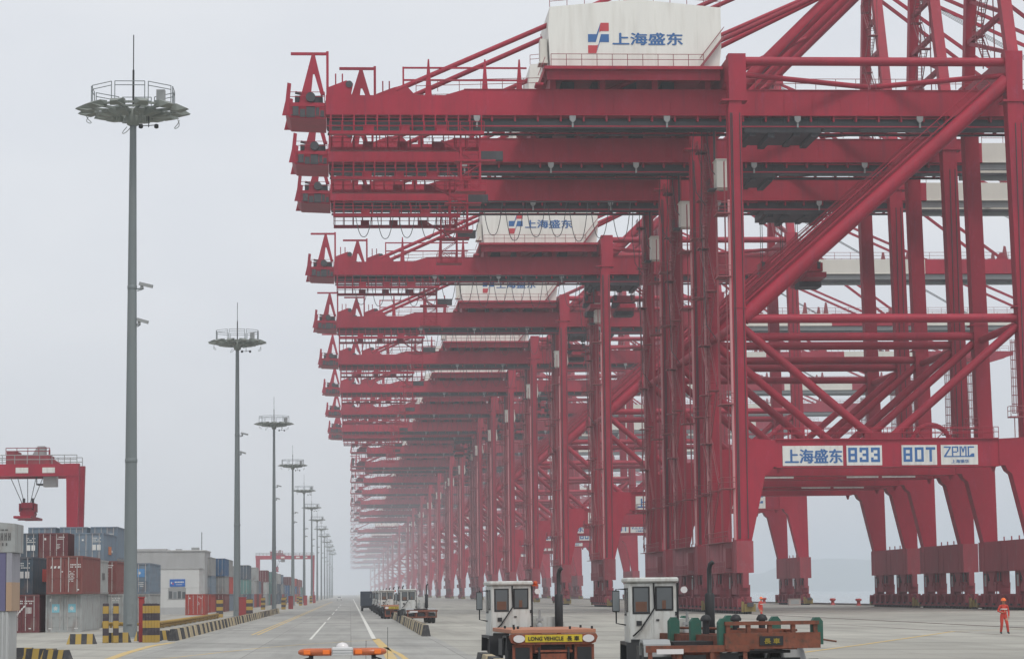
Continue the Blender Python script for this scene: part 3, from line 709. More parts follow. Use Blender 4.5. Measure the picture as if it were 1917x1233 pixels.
# upper frame, stays
b = cm()
for s in (-1, 1): b.beam((68.75, s * LY_, 57.4), (68.3, s * 1.9, 83.0), 1.15, 1.25)
b.box(67.4, 69.2, -2.9, 2.9, 82.4, 84.0)
b.build('upper_frame', RED, crane)
b = cm()
for i, zz in enumerate((62.2, 66.8, 71.4, 76.0)):
    hw = LY_ - (zz - 57.4) / 25.6 * 7.1
    b.beam((68.5, -hw, zz), (68.5, hw, zz), 0.5, 0.5)
b.beam((68.5, -8.2, 57.8), (68.5, 7.2, 62.2), 0.4, 0.4); b.beam((68.5, 6.4, 66.8), (68.5, -7.5, 62.2), 0.4, 0.4)
b.build('cross_tie', RED, crane)
b = cm()
for i in range(6):
    za = 57.6 + i * 4.0; ya, yb = (-1.6, -4.8) if i % 2 else (-4.8, -1.6)
    b.stair((67.3, ya, za), (67.3, yb, za + 3.4), (0.4, 0, 0), 0, 11)
    b.box(66.8, 68.0, yb - 0.9 if yb < ya else yb - 0.1, yb + 0.1 if yb < ya else yb + 0.9, za + 3.4, za + 3.5)
    b.rail([(66.8, yb - 0.7, za + 3.5), (66.8, yb + 0.7, za + 3.5)], 1.0, 0.7)
    for q in (-5.6, -0.9): b.tube((67.9, q, za), (67.9, q, za + 4), 0.07, 5)
b.build('stair', RAILG, crane)
b = cm(); b.tube((40.4, -0.0, 54.4), (67.6, 0, 80.8), 0.74, 18); b.build('main_strut', RED, crane)
for s in (-1, 1):
    for x0, xe, ze in ((4.9, 68, 82.6), (27.3, 54.2, 67.4)):
        b = cm(); b.tube((x0, s * GY, 54.5), (xe, s * (1.8 if xe > 60 else 0.5), ze), 0.27, 10)
        if x0 < 10: b.prism([(3.4, 53.88), (7.0, 53.88), (5.9, 55.1), (4.6, 54.75)], s * GY - 0.2, s * GY + 0.2)
        b.build('backstay', RED, crane)
    for x1, ze in ((103.5, 80.5), (132.5, 82.8)):
        b = cm(); b.beam((68.6, s * 1.8, ze), (x1, s * GY, 54.3), 0.22, 0.45); b.prism([(x1 - 0.9, 54.1), (x1 + 0.9, 54.1), (x1 + 0.3, 55.2), (x1 - 0.3, 55.2)], s * GY - 0.16, s * GY + 0.16)
        b.build('forestay', RED, crane)
b = cm()
for q in (-0.7, -0.25, 0.25, 0.7):
    b.tube((43.5, q, 56.5), (67.8, q, 82.6), 0.035, 4); b.tube((68.5, q, 82.9), (118, q, 54.5), 0.035, 4)
b.build('hoist_rope', DARK, crane)
# trolley, operator cab, spreader
b = cm()
b.box(40.8, 50.5, -GY + 0.35, GY - 0.35, 51.0, 51.7); b.box(41.5, 49.6, -GY - 0.1, GY + 0.1, 50.1, 50.95)
for xx, zz in ((42, 49.8), (44.0, 49.6), (46.7, 49.85), (48.6, 49.7)): b.box(xx, xx + 0.7, -GY + 0.2, GY - 0.2, zz, 50.1, 0)
b.rail([(40.8, -GY - 0.3, 51.0), (50.5, -GY - 0.3, 51.0)], 1.0, 1.2)
for xx in (41.9, 43.6, 46.8, 49.0): b.tube((xx, -2.2, 51.0), (xx, 2.2, 51.0), 0.42, 12)
b.build('trolley', [DARK], crane)
b = cm()
b.prism([(38.45, 44.3), (40.7, 44.3), (40.95, 45.2), (40.7, 47.2), (38.45, 47.2)], -3.7, -1.5)
b.box(38.35, 40.8, -3.8, -1.4, 47.2, 47.3)
for xx in (38.3, 40.1): b.box(xx, xx + 0.18, -2.7, -2.5, 47.3, 51.3, 1)
b.box(37.7, 38.45, -3.5, -1.7, 44.1, 44.25, 1)
b.rail([(37.7, -3.5, 44.25), (37.7, -1.7, 44.25)], 1.0, 0.9, 0.03, 1)
cabo = b.build('operator_cab', [BOOMW, DARK], crane)
b = cm(); b.box(40.955, 40.98, -3.4, -1.8, 45.3, 46.9); b.box(38.6, 39.6, -1.52, -1.47, 45.4, 46.6); b.build('window', GLASS, cabo)
b = cm()
for x0 in (41.0, 45.6):
    b.box(x0, x0 + 3.5, -1.2, 1.2, 47.7, 48.8); b.box(x0 - 0.1, x0 + 3.6, -0.9, 0.9, 47.0, 47.6, 1)
    b.box(x0 + 0.5, x0 + 3.0, -6.1, 6.1, 46.3, 46.95, 0); b.box(x0 + 0.3, x0 + 3.2, -1.6, 1.6, 45.6, 46.3, 1)
    for xx in (x0 + 0.4, x0 + 3.0):
        b.tube((xx, -1.0, 48.0), (xx, -1.0, 48.9), 0.3, 10, 1)
        for yy in (-0.7, 0.7): b.tube((xx, yy, 48.6), (xx, yy, 54.4), 0.04, 4, 1)
b.box(44.4, 45.7, -0.6, 0.6, 47.9, 48.4, 1)
spr = b.build('spreader', [RED, DARK], crane)
# festoon loops and lamps below the girders
b = cm()
b.box(0.5, 36.5, -GY - 1.35, -GY - 1.2, 51.45, 51.6)
random.seed(3)
for i in range(13):
    x0 = 0.6 + i * 2.72; x1 = x0 + 2.45; dr = 4.2 + random.random() * 0.8
    b.path([(x0 + (x1 - x0) * (0.5 - 0.5 * math.cos(math.pi * q / 14)) if False else x0 + (x1 - x0) * q / 14, -GY - 1.28, 51.45 - dr * (1 - abs(2 * q / 14 - 1) ** 2.6)) for q in range(15)], 0.05, 5)
fest = b.build('festoon_cable', DARK, crane)
for i, xx in enumerate((13.3, 23.3, 33.2, 47, 60)):
    b = cm(); b.prism([(xx - 0.35, 51.7), (xx + 0.35, 51.7), (xx + 0.3, 51.25), (xx, 50.95), (xx - 0.3, 51.25)], -GY - 0.95, -GY - 0.7)
    b.box(xx - 0.09, xx + 0.09, -GY - 0.9, -GY - 0.75, 50.5, 50.95)
    b.build('floodlight', GREYB, crane)
# service hoist tower hung near the landward end
b = cm()
for xx in (11.6, 13.6):
    for yy in (-GY - 0.8, -GY + 0.8): b.box(xx - 0.09, xx + 0.09, yy - 0.09, yy + 0.09, 43.8, 49.6)
for i in range(5):
    zz = 44.0 + i * 1.3
    for yy in (-GY - 0.8, -GY + 0.8): b.beam((11.6, yy, zz), (13.6, yy, zz), 0.08, 0.08); b.beam((11.6, yy, zz) if i % 2 else (13.6, yy, zz), (13.6, yy, zz + 1.3) if i % 2 else (11.6, yy, zz + 1.3), 0.07, 0.07)
b.box(11.0, 15.2, -GY - 1.0, -GY + 1.0, 46.9, 47.05); b.box(13.7, 16.0, -GY - 0.6, -GY + 0.6, 47.1, 48.0, 1); b.beam((9.6, -GY, 49.2), (13.2, -GY, 47.0), 0.2, 0.2)
b.rail([(11.0, -GY - 1.0, 43.9), (14.2, -GY - 1.0, 43.9)], 1.0, 0.8); b.box(11.0, 14.2, -GY - 1.0, -GY + 1.0, 43.75, 43.88)
b.build('service_hoist', [RED, DARK], crane)
# stairs and cable trays on the landside legs
b = cm()
for i in range(8):
    za = 8.0 + i * 5.3; ya, yb = (1.4, 6.6) if i % 2 else (6.6, 1.4)
    b.stair((38.4, ya, za), (38.4, yb, za + 4.7), (0.42, 0, 0), 0, 15)
    b.box(37.8, 39.0, yb - 0.8, yb + 1.0, za + 4.7, za + 4.82)
    b.box(37.85, 39.1, 6.4, 8.1, za + 4.7, za + 4.8)
    b.rail([(37.85, yb - 0.8, za + 4.8), (37.85, yb + 1.0, za + 4.8)], 1.05, 0.9)
for yy in (0.4, 7.7): b.box(38.85, 39.05, yy - 0.1, yy + 0.1, 7.3, 51.0)
b.build('stair', RAILG, crane)
for s in (-1, 1):
    b = cm(); b.box(38.58, 38.79, s * LY_ - 0.95, s * LY_ - 0.6, 7.4, 42.0); b.build('cable_tray', PINK, crane)
    b = cm()
    for zz in (12.5, 21.0, 34.0, 40.5):
        b.box(37.4, 38.78, s * LY_ - 1.6, s * LY_ + 1.2, zz, zz + 0.1); b.rail([(38.7, s * LY_ - 1.6, zz + 0.1), (37.45, s * LY_ - 1.6, zz + 0.1), (37.45, s * LY_ + 1.2, zz + 0.1)], 1.05, 1.2)
    for yy in (-0.9, -0.4): b.tube((38.3, s * LY_ + yy, 7.5), (38.3, s * LY_ + yy, 46), 0.04, 4)
    for i in range(70): b.tube((38.3, s * LY_ - 0.9, 7.8 + i * 0.54), (38.3, s * LY_ - 0.4, 7.8 + i * 0.54), 0.025, 4, caps=False)
    b.build('ladder', RAILG, crane)
b = cm()
for xx in (39.05, 39.2, 40.0): b.tube((xx, -LY_ - 0.92, 7.5), (xx, -LY_ - 0.92, 51), 0.045, 5)
b.build('conduit', DARK, crane)
b = cm()
for xx in (68.7, 69.3): b.tube((xx, -LY_ - 0.92, 17.6), (xx, -LY_ - 0.92, 50), 0.045, 5)
b.build('conduit', DARK, crane)
b = cm()
for xx, za, zb in ((38.0, 46.5, 53), (37.2, 30, 52), (36.4, 44, 51.8)): b.path([(xx, -2.0, zb), (xx - 0.3, -2.2, (za + zb) / 2), (xx + 0.1, -2.0, za), (xx + 0.9, -3.0, za - 1.5)], 0.05, 5)
b.build('hanging_cable', DARK, crane)
for s in (-1, 1):
    b = cm(); yy = s * LY_ - 1.3
    for k in range(9): b.tube((67.6 + 0.32 * math.cos(k * math.pi / 4), yy + 0.32 * math.sin(k * math.pi / 4), 20), (67.6 + 0.32 * math.cos(k * math.pi / 4), yy + 0.32 * math.sin(k * math.pi / 4), 27.5), 0.025, 4)
    for q in range(9):
        for k in range(8): b.tube((67.6 + 0.32 * math.cos(k * math.pi / 4), yy + 0.32 * math.sin(k * math.pi / 4), 20 + q * 0.9), (67.6 + 0.32 * math.cos((k + 1) * math.pi / 4), yy + 0.32 * math.sin((k + 1) * math.pi / 4), 20 + q * 0.9), 0.025, 4, caps=False)
    b.box(66.9, 68.4, yy - 0.7, yy + 0.5, 19.5, 19.62); b.rail([(68.3, yy - 0.7, 19.6), (66.95, yy - 0.7, 19.6), (66.95, yy + 0.5, 19.6)], 1.05, 0.8)
    b.tube((67.5, yy, 17.5), (67.5, yy, 19.6), 0.05, 5); b.tube((67.9, yy, 17.5), (67.9, yy, 19.6), 0.05, 5)
    b.build('caged_ladder', RAILG, crane)
b = cm(); b.box(38.1, 38.66, -7.0, -5.4, 4.6, 6.6); b.rail([(38.2, -7.9, 7.28), (38.2, 7.9, 7.28)], 1.05, 1.3); b.box(37.75, 38.6, -8, 8, 7.2, 7.27)
b.rail([(37.8, -8, 4.2), (37.8, 2, 4.2)], 1.05, 1.1); b.box(37.75, 38.62, -8, 2, 4.12, 4.18)
b.build('sill_walkway', RAILG, crane)
# anti-collision cable reel on the portal
b = cm()
for i in range(24):
    a0, a1 = 2 * math.pi * i / 24, 2 * math.pi * (i + 1) / 24
    b.tube((62.0 + 2.1 * math.cos(a0), 3.0, 17.6 + 2.1 * math.sin(a0)), (62.0 + 2.1 * math.cos(a1), 3.0, 17.6 + 2.1 * math.sin(a1)), 0.28, 8)
for i in range(8): b.tube((62, 3, 17.6), (62 + 2.1 * math.cos(i * math.pi / 4), 3, 17.6 + 2.1 * math.sin(i * math.pi / 4)), 0.06, 5)
b.build('cable_reel', RED, crane)

b = cm(); girder_mesh(b, 6.0, 73.0, -1); gv1 = b.build('girder', [RED, DARK]); gvm = [gv1.data]; bpy.data.objects.remove(gv1)
b = cm(); girder_mesh(b, 6.0, 73.0, 1); gv1 = b.build('girder', [RED, DARK]); gvm.append(gv1.data); bpy.data.objects.remove(gv1)
b = cm()
b.box(0.35, 5.98, -GY - 0.3, GY + 0.3, 52.0, 52.35); b.prism([(0.0, 51.9), (0.5, 51.9), (0.9, 55.0), (0.5, 55.1)], -GY - 0.5, -GY - 0.31); b.box(3.2, 6.3, -GY - 0.2, GY + 0.2, 53.95, 54.1); b.box(2.5, 5.8, -2.6, 2.6, 52.4, 53.6, 1); b.rail([(0.9, -GY - 0.25, 52.35), (5.9, -GY - 0.25, 52.35)], 1.15, 1.2)
b.prism([(2.0, 54.1), (2.8, 54.1), (2.55, 57.6), (2.4, 57.6)], -GY - 0.15, -GY + 0.15); b.box(0.1, 3.8, -GY - 0.12, -GY + 0.12, 57.6, 57.85); b.box(3.6, 3.8, -GY - 0.1, -GY + 0.1, 54.1, 57.9)
b.box(4.2, 6.4, -2.5, 2.5, 54.15, 55.6); b.tube((1.2, -2.6, 54.9), (1.2, 2.6, 54.9), 0.7, 12, 1)
b.box(0.5, 9.0, -GY - 1.4, -GY - 0.7, 49.9, 50.1); b.rail([(0.5, -GY - 1.4, 50.1), (9, -GY - 1.4, 50.1)], 1.0, 1.2)
for i in range(6): b.box(0.7 + i * 1.6, 0.82 + i * 1.6, -GY - 1.0, -GY - 0.88, 50.1, 51.8)
tg = b.build('tail_gear', [RED, DARK]); tgm = tg.data; bpy.data.objects.remove(tg)
CRANES = [256, 284, 312, 385, 461, 535, 610, 685, 757, 786, 876, 971, 1000, 1107, 1232, 1376, 1405, 1560, 1700, 2000, 2310, 2600, 2950, 3400, 4000, 4800]
ordn = ['', 'second', 'third', 'fourth', 'fifth', 'sixth', 'seventh', 'eighth', 'ninth', 'tenth', 'eleventh', 'twelfth', 'thirteenth', 'fourteenth', 'fifteenth', 'sixteenth', 'seventeenth', 'eighteenth', 'nineteenth', 'twentieth', 'twenty-first', 'twenty-second', 'twenty-third', 'twenty-fourth', 'twenty-fifth', 'last']
def place_crane(i, d):
    sk = ('wheel',) if i > 4 else ()
    if i in (1,): sk += ('festoon_cable', 'spreader')
    if i >= 10: sk += ('tail_platform', 'jib', 'sheave_gear', 'catwalk', 'service_rail', 'service_hoist')      # older cranes with a shorter backreach
    c = crane if i == 0 else copy_tree(crane, None, sk)
    if i >= 10:
        for k, gd_ in enumerate([ch for ch in c.children if ch.name.split('.')[0] == 'girder']): gd_.data = gvm[0 if min(v.co.y for v in gd_.data.vertices) < -2 else 1]
        tgo = bpy.data.objects.new('tail_gear', tgm); col.objects.link(tgo); tgo.parent = c
    c.location = (XL, d, 0)
    if i == 0: lab = 'red ship-to-shore crane with the number 833 on its portal beam, nearest the camera'
    elif i < 3: lab = f'{ordn[i]} red quay crane from the camera, close behind the one marked 833'
    elif i == 3: lab = 'fourth red quay crane, its cream house and blue lettering seen below three nearer girders'
    elif i == 4: lab = 'fifth red quay crane, its cream house half hidden under the fourth crane girder'
    elif i < 10: lab = f'{ordn[i]} red quay crane from the camera along the berth'
    elif i < 25: lab = f'{ordn[i]} quay crane from the camera, faded by haze'
    else: lab = 'last quay crane in the row, almost lost in grey haze'
    tag(c, lab, 'gantry crane', 'ship-to-shore cranes along the quay')
    # spreaders hang at different heights
    for ch in c.children:
        n = ch.name.split('.')[0]
        if n == 'spreader':
            ch.location = (0, 0, 0)
            if i == 2: ch.location = (11.8, 0, -4.6)
        if n == 'trolley' and i == 2: ch.location = (11.5, 0, 0)
        sh = {3: -4, 5: 21, 6: 3, 8: 33, 9: -8, 11: 15, 13: 44, 15: 9, 16: 28}.get(i, 0)
        if sh and n in ('trolley', 'spreader'): ch.location = (sh, 0, -(i * 7 % 9) * 1.0 if n == 'spreader' else 0)
        if n == 'spreader' and sh: ch.location.z = 0
    return c
for i, d in enumerate(CRANES): place_crane(i, d)
bpy.data.objects.remove(fest); bpy.data.objects.remove(spr)

# ------------------------------------------------------------------ light masts
mast = empty('light_mast')
b = MB()
b.tube((0, 0, 0), (0, 0, 30.2), 0.41, 12, 0, 0.19)
for zz, rr in ((10.2, 0.345), (20.3, 0.265)): b.lathe((0, 0, zz), [(rr, -0.12), (rr + 0.015, -0.1), (rr + 0.015, 0.1), (rr, 0.12)], 12)
b.box(-0.16, 0.16, -0.46, -0.37, 0.8, 1.9)
b.lathe((0, 0, 0), [(0.62, 0), (0.62, 0.06), (0.46, 0.07)], 12)
b.build('pole', STEEL, mast)
b = MB()
b.lathe((0, 0, 30.3), [(0.22, -0.45), (0.36, -0.38), (0.45, 0.0), (0.45, 0.55), (0.25, 0.6)], 12)
N = 12
for i in range(N):
    a = 2 * math.pi * (i + 0.5) / N
    b.beam((0.3 * math.cos(a), 0.3 * math.sin(a), 30.7), (2.5 * math.cos(a), 2.5 * math.sin(a), 30.75), 0.1, 0.16)
for rr in (1.3, 2.45):
    for i in range(20):
        a0, a1 = 2 * math.pi * i / 20, 2 * math.pi * (i + 1) / 20
        b.beam((rr * math.cos(a0), rr * math.sin(a0), 30.82), (rr * math.cos(a1), rr * math.sin(a1), 30.82), 0.14, 0.12)
b.build('lamp_ring', LAMP, mast)
for i in range(N):
    a = 2 * math.pi * (i + 0.5) / N
    ca, sa = math.cos(a), math.sin(a)
    fb = MB()
    def rot(p): return (p[0] * ca - p[1] * sa, p[0] * sa + p[1] * ca, p[2])
    vs = [rot(p) for p in [(2.25, -0.34, 31.02), (2.25, 0.34, 31.02), (2.25, 0.34, 30.68), (2.25, -0.34, 30.68), (2.8, -0.4, 30.98), (2.8, 0.4, 30.98), (3.38, 0.2, 30.72), (3.38, -0.2, 30.72), (2.8, -0.4, 30.58), (2.8, 0.4, 30.58)]]
    fb.add(vs, [(0, 1, 5, 4), (4, 5, 6, 7), (7, 6, 9, 8), (8, 9, 2, 3), (0, 3, 2, 1), (0, 4, 7, 8, 3), (1, 2, 9, 6, 5)])
    vs = [rot(p) for p in [(1.1, -0.2, 30.6), (1.1, 0.2, 30.6), (2.15, 0.3, 30.55), (2.15, -0.3, 30.55), (1.15, -0.18, 30.28), (1.15, 0.18, 30.28), (2.1, 0.28, 30.38), (2.1, -0.28, 30.38)]]
    fb.add(vs, [(0, 1, 2, 3), (7, 6, 5, 4), (0, 4, 5, 1), (1, 5, 6, 2), (2, 6, 7, 3), (3, 7, 4, 0)])
    if i % 3 == 0: fb.path([rot((2.6 + 0.12 * math.cos(q), 0.3 * math.sin(q * 0.5) - 0.1, 30.3 - 0.45 * math.sin(q * math.pi / 8))) for q in range(9)], 0.022, 4)
    fb.build('floodlight', LAMP, mast)
b = MB(); pts = [(2.55 * math.cos(R(22.5 + 45 * i)), 2.55 * math.sin(R(22.5 + 45 * i))) for i in range(8)]
for i in range(8):
    p, q = Vector((*pts[i], 30.9)), Vector((*pts[(i + 1) % 8], 30.9))
    p2, q2 = p.lerp(q, 0.06), p.lerp(q, 0.94)
    b.rail([p2, q2], 1.15, 2.0, 0.025, 0, (1.0, 0.8))
b.build('railing', STEEL, mast)
b = MB(); b.tube((0, 0, 31.0), (0, 0, 33.2), 0.06, 6); b.tube((0, 0, 33.2), (0, 0, 35.3), 0.03, 6); b.build('lightning_rod', BLACK, mast)
b = MB(); b.box(1.45, 1.95, -1.4, -0.9, 30.9, 31.75); b.build('control_box', GREYB, mast)
b = MB(); b.tube((1.0, -1.2, 30.2), (1.0, -1.2, 29.55), 0.03, 5); b.tube((0.55, -1.2, 29.62), (1.45, -1.2, 29.68), 0.025, 5)
for xx in (0.55, 1.45): b.lathe((xx, -1.2, 29.62), [(0.06, -0.14), (0.13, -0.1), (0.13, 0.08), (0.05, 0.12)], 10)
b.build('wind_gauge', BLACK, mast)
for zz, L in ((20.2, 0.95), (18.1, 0.7)):
    b = MB(); b.beam((0.2, 0, zz), (L * 0.7, -0.1, zz + 0.05), 0.07, 0.07); b.beam((0.3, 0, zz - 0.1), (L * 0.7, -0.1, zz), 0.05, 0.05)
    b.beam((L * 0.45, -0.1, zz + 0.32), (L + 0.25, -0.25, zz + 0.12), 0.2, 0.19, 1); b.tube((L * 0.6, -0.1, zz), (L * 0.6, -0.1, zz + 0.25), 0.09, 8, 1)
    b.build('camera_unit', [STEEL, GREYB], mast)
MX, M0, MD = -12.65, 143.5, 134.2
for i in range(13):
    c = mast if i == 0 else copy_tree(mast)
    c.location = (MX, M0 + i * MD, 0)
    c.rotation_euler = (0, 0, (0, 0.02, 0.3, 0.1, 0.5, 0.2, 0.7)[i % 7])
    lab = ('tall grey floodlight mast nearest the camera, beside a striped yellow barrier' if i == 0 else
           f'{ordn[i]} grey floodlight mast from the camera along the road' if i < 7 else f'{ordn[i]} floodlight mast from the camera, small and faded by haze')
    tag(c, lab, 'light mast', 'floodlight masts along the road')

# ------------------------------------------------------------------ striped posts, barriers, cabinets round the masts
def post_mesh(w_, h):
    b = MB(); b.bbox(-w_ / 2, w_ / 2, -w_ / 2, w_ / 2, 0, h, 0, 0.03); return b
pcol = 'yellow and black striped guard posts'
def put(b, name, mats, loc, lab, cat, group=None, rz=0.0):
    o = b.build(name, mats); o.location = loc; o.rotation_euler = (0, 0, rz)
    return tag(o, lab, cat, group)
P = at(198, 1160, 130); put(post_mesh(0.30, 2.05), 'guard_post', STRZ, (P.x, 130, 0), 'yellow and black banded post left of the nearest mast, the outer of two', 'post', pcol)
P = at(217, 1160, 130); put(post_mesh(0.28, 2.05), 'guard_post', STRZ, (P.x, 130, 0), 'yellow and black banded post left of the nearest mast, the inner of two', 'post', pcol)
P = at(262, 1150, 130)
b = MB(); b.bbox(-0.14, 0.14, -0.12, 0.12, 0, 2.3, 0, 0.02); b.box(-0.17, 0.17, -0.15, 0.15, 2.3, 2.37)
put(b, 'hydrant_post', CABR, (P.x, 131, 0), 'slim red post between the nearest mast and a striped barrier', 'post')
P = at(281, 1160, 130)
b = MB()
for i in range(5): b.box(-0.38 + i * 0.155, -0.25 + i * 0.155, -0.10, 0.06, 0.0, 2.02)
b.box(-0.38, 0.50, -0.06, 0.1, 0.02, 2.0)
put(b, 'barrier_panel', STRZ, (P.x, 130, 0), 'broad corrugated yellow and black barrier right of the nearest mast', 'barrier')
for i in range(1, 5):
    yy = M0 + i * MD
    which = ('second', 'third', 'fourth', 'fifth')[i - 1]
    put(post_mesh(0.7, 2.0), 'guard_post', STRZ, (MX - 1.6, yy - 6, 0), f'yellow and black striped post left of the {which} light mast', 'post', pcol)
    put(post_mesh(0.7, 2.0), 'guard_post', STRZ, (MX + 1.5 + 0.1 * i, yy - 5, 0), f'yellow and black striped post right of the {which} light mast', 'post', pcol)
    b = MB(); b.bbox(-0.4, 0.4, -0.3, 0.3, 0, 2.1, 0, 0.03); b.box(-0.44, 0.44, -0.34, 0.34, 2.1, 2.18)
    put(b, 'hydrant_cabinet', CABR, (MX + 0.75 + (i > 1) * 1.9, yy - 3 + 8 * (i > 1), 0), f'red cabinet standing at the {which} light mast', 'cabinet')
# low yellow rail
b = MB(); b.path([(-14.3, 178, 0.42), (-14.1, 200, 0.42), (-13.9, 262, 0.42)], 0.13, 8); b.path([(-14.3, 178, 0.16), (-13.9, 262, 0.16)], 0.12, 8)
for i in range(15): b.box(-14.36 + i * 0.03, -14.2 + i * 0.03, 178 + i * 5.9, 178.2 + i * 5.9, 0, 0.45)
tag(b.build('guard_rail', YRAIL), 'low yellow guard rail running between the first two masts', 'guard rail')
b = MB(); b.path([(-20.9, 196, 0.3), (-16.4, 189, 0.3), (-14.8, 185, 0.3)], 0.14, 8)
for (xx, yy) in ((-20.6, 195.5), (-18.4, 192.1), (-16.2, 188.6), (-15.0, 185.3)): b.box(xx - 0.08, xx + 0.08, yy - 0.08, yy + 0.08, 0, 0.3)
tag(b.build('guard_rail', YRAIL), 'short yellow guard rail in front of the stacked containers', 'guard rail')

# ------------------------------------------------------------------ striped kerb blocks
def kerb_mesh(L, h=0.62, w_=0.5, wt=0.26):
    b = MB()
    e = 0.16
    vs = [(-L / 2, -w_ / 2, 0), (L / 2, -w_ / 2, 0), (L / 2, w_ / 2, 0), (-L / 2, w_ / 2, 0), (-L / 2 + e, -wt / 2, h), (L / 2 - e, -wt / 2, h), (L / 2 - e, wt / 2, h), (-L / 2 + e, wt / 2, h)]
    b.add(vs, [(3, 2, 1, 0), (4, 5, 6, 7), (0, 1, 5, 4), (1, 2, 6, 5), (2, 3, 7, 6), (3, 0, 4, 7)])
    return b
KG = 'striped kerb blocks by the road'
k0 = kerb_mesh(1.5, 0.52).build('kerb_block', STRX)
def kerb(proto, loc, rz, lab, group=KG, first=[True]):
    c = proto.copy(); col.objects.link(c); c.location = loc; c.rotation_euler = (0, 0, rz)
    return tag(c, lab, 'kerb block', group)
for (u, v, rz, lab) in ((152, 1205, -0.05, 'striped kerb block farthest left in the curve before the nearest mast'), (218, 1202, 0.12, 'striped kerb block at the foot of the two banded posts'),
                        (276, 1199, 0.12, 'striped kerb block under the broad striped barrier'), (306, 1197, 0.9, 'striped kerb block just right of the broad striped barrier'),
                        (30, 1238, -0.06, 'black and yellow kerb block at the bottom left corner, longest visible'), (76, 1240, -0.5, 'black and yellow kerb block second from the bottom left corner'),
                        (104, 1243, -0.8, 'worn kerb block third from the bottom left corner')):
    p = gnd(u, v)
    kerb(k0, (p.x, p.y + 0.25, 0), rz, lab, 'striped kerb blocks near the masts')
bpy.data.objects.remove(k0)
kA = kerb_mesh(2.3, 0.62).build('kerb_block', KBLK); kB = kerb_mesh(2.3, 0.62).build('kerb_block', KCRM)
for side, x0, y0, n in (('left', -9.55, 134.8, 80), ('right', 4.25, 139.6, 104)):
    for i in range(n):
        dark = i % 2 == 0
        lab = f'{"black" if dark else "cream"} painted kerb block in the alternating line {side} of the road'
        if i == 0: lab = f'black kerb block at the near end of the alternating line {side} of the road'
        c = kerb(kA if dark else kB, (x0 + random.uniform(-0.03, 0.03), y0 + i * 2.42, 0), R(90) + random.uniform(-0.015, 0.015), lab, f'{"black" if dark else "cream"} kerb blocks in the line {side} of the road')
        if i == 0: c['group'] = 'striped kerb blocks near the masts'
for i in range(5):
    kerb(kA if i % 2 == 0 else kB, (3.95 + 0.02 * i, 73.6 - i * 2.42, 0), R(90), ('black kerb block at the bottom edge left of the orange tractor', 'cream kerb block just right of the black one at the bottom edge', 'second black kerb block at the bottom edge', 'second cream kerb block at the bottom edge', 'lowest black kerb block at the bottom edge')[i], 'striped kerb blocks near the masts')
bpy.data.objects.remove(kA); bpy.data.objects.remove(kB)

# ------------------------------------------------------------------ shipping containers
def cont_body(L, H=2.59, W=2.44):
    b = MB(); h = W / 2
    n = int(L / 0.56)
    for s in (-1, 1):                      # corrugated long sides
        pts = []
        for i in range(n):
            y = 0.12 + (L - 0.24) * i / n; d = (L - 0.24) / n
            pts += [(h - 0.02, y), (h - 0.02, y + d * 0.42), (h - 0.065, y + d * 0.5), (h - 0.065, y + d * 0.92)]
        pts.append((h - 0.02, L - 0.12))
        vs = [(s * p[0], p[1], z) for p in pts for z in (0.16, H - 0.12)]
        b.add(vs, [((2 * i, 2 * i + 2, 2 * i + 3, 2 * i + 1) if s > 0 else (2 * i, 2 * i + 1, 2 * i + 3, 2 * i + 2)) for i in range(len(pts) - 1)])
        b.box(min(s * h, s * (h - 0.09)), max(s * h, s * (h - 0.09)), 0.12, L - 0.12, H - 0.12, H); b.box(min(s * h, s * (h - 0.1)), max(s * h, s * (h - 0.1)), 0.12, L - 0.12, 0.0, 0.16)
        for y0 in (0, L - 0.12): b.box(min(s * h, s * (h - 0.12)), max(s * h, s * (h - 0.12)), y0, y0 + 0.12, 0, H)
    b.box(-h + 0.1, h - 0.1, 0.02, L - 0.02, H - 0.07, H - 0.02)
    b.box(-h + 0.1, h - 0.1, 0.02, L - 0.02, 0.06, 0.12)
    for y0 in (0.0, L - 0.1): b.box(-h + 0.12, h - 0.12, y0, y0 + 0.1, H - 0.13, H - 0.003); b.box(-h + 0.12, h - 0.12, y0, y0 + 0.1, 0.003, 0.17)
    b.box(-h + 0.12, h - 0.12, L - 0.09, L - 0.05, 0.17, H - 0.13)
    return b
def cont_door(b, s, H=2.59, W=2.44, mi=0):
    x0, x1 = (0.01, W / 2 - 0.125) if s > 0 else (-W / 2 + 0.125, -0.01)
    b.box(x0, x1, 0.05, 0.09, 0.175, H - 0.135, mi)
    for i in range(3):
        zz = 0.35 + i * 0.72; b.box(x0 + 0.06, x1 - 0.06, 0.035, 0.05, zz, zz + 0.5, mi)
    for q in (0.25, 0.78):
        xx = x0 + (x1 - x0) * q; b.tube((xx, 0.02, 0.12), (xx, 0.02, H - 0.08), 0.03, 5, mi + 1)
        b.box(xx - 0.03, xx + 0.17, -0.005, 0.022, 1.02, 1.07, mi)
    for zz in (0.4, 0.95, 1.6, 2.2): b.box((x1 - 0.03) if s > 0 else (x0 - 0.02), (x1 + 0.03) if s > 0 else (x0 + 0.03), 0.01, 0.05, zz, zz + 0.1, mi)
meshes = {}
for L in (6.06, 12.19):
    for H in (2.59, 2.9):
        b = cont_body(L, H); o = b.build('container_body', CONT); meshes[('body', L, H)] = o.data; bpy.data.objects.remove(o)
        b = cont_body(L, H); cont_door(b, 1, H); cont_door(b, -1, H); o = b.build('shipping_container', [CONT, GALV]); meshes[('all', L, H)] = o.data; bpy.data.objects.remove(o)
for H in (2.59, 2.9):
    for s in (-1, 1):
        b = MB(); cont_door(b, s, H); o = b.build('container_door', [CONT, GALV]); meshes[('door', s, H)] = o.data; bpy.data.objects.remove(o)
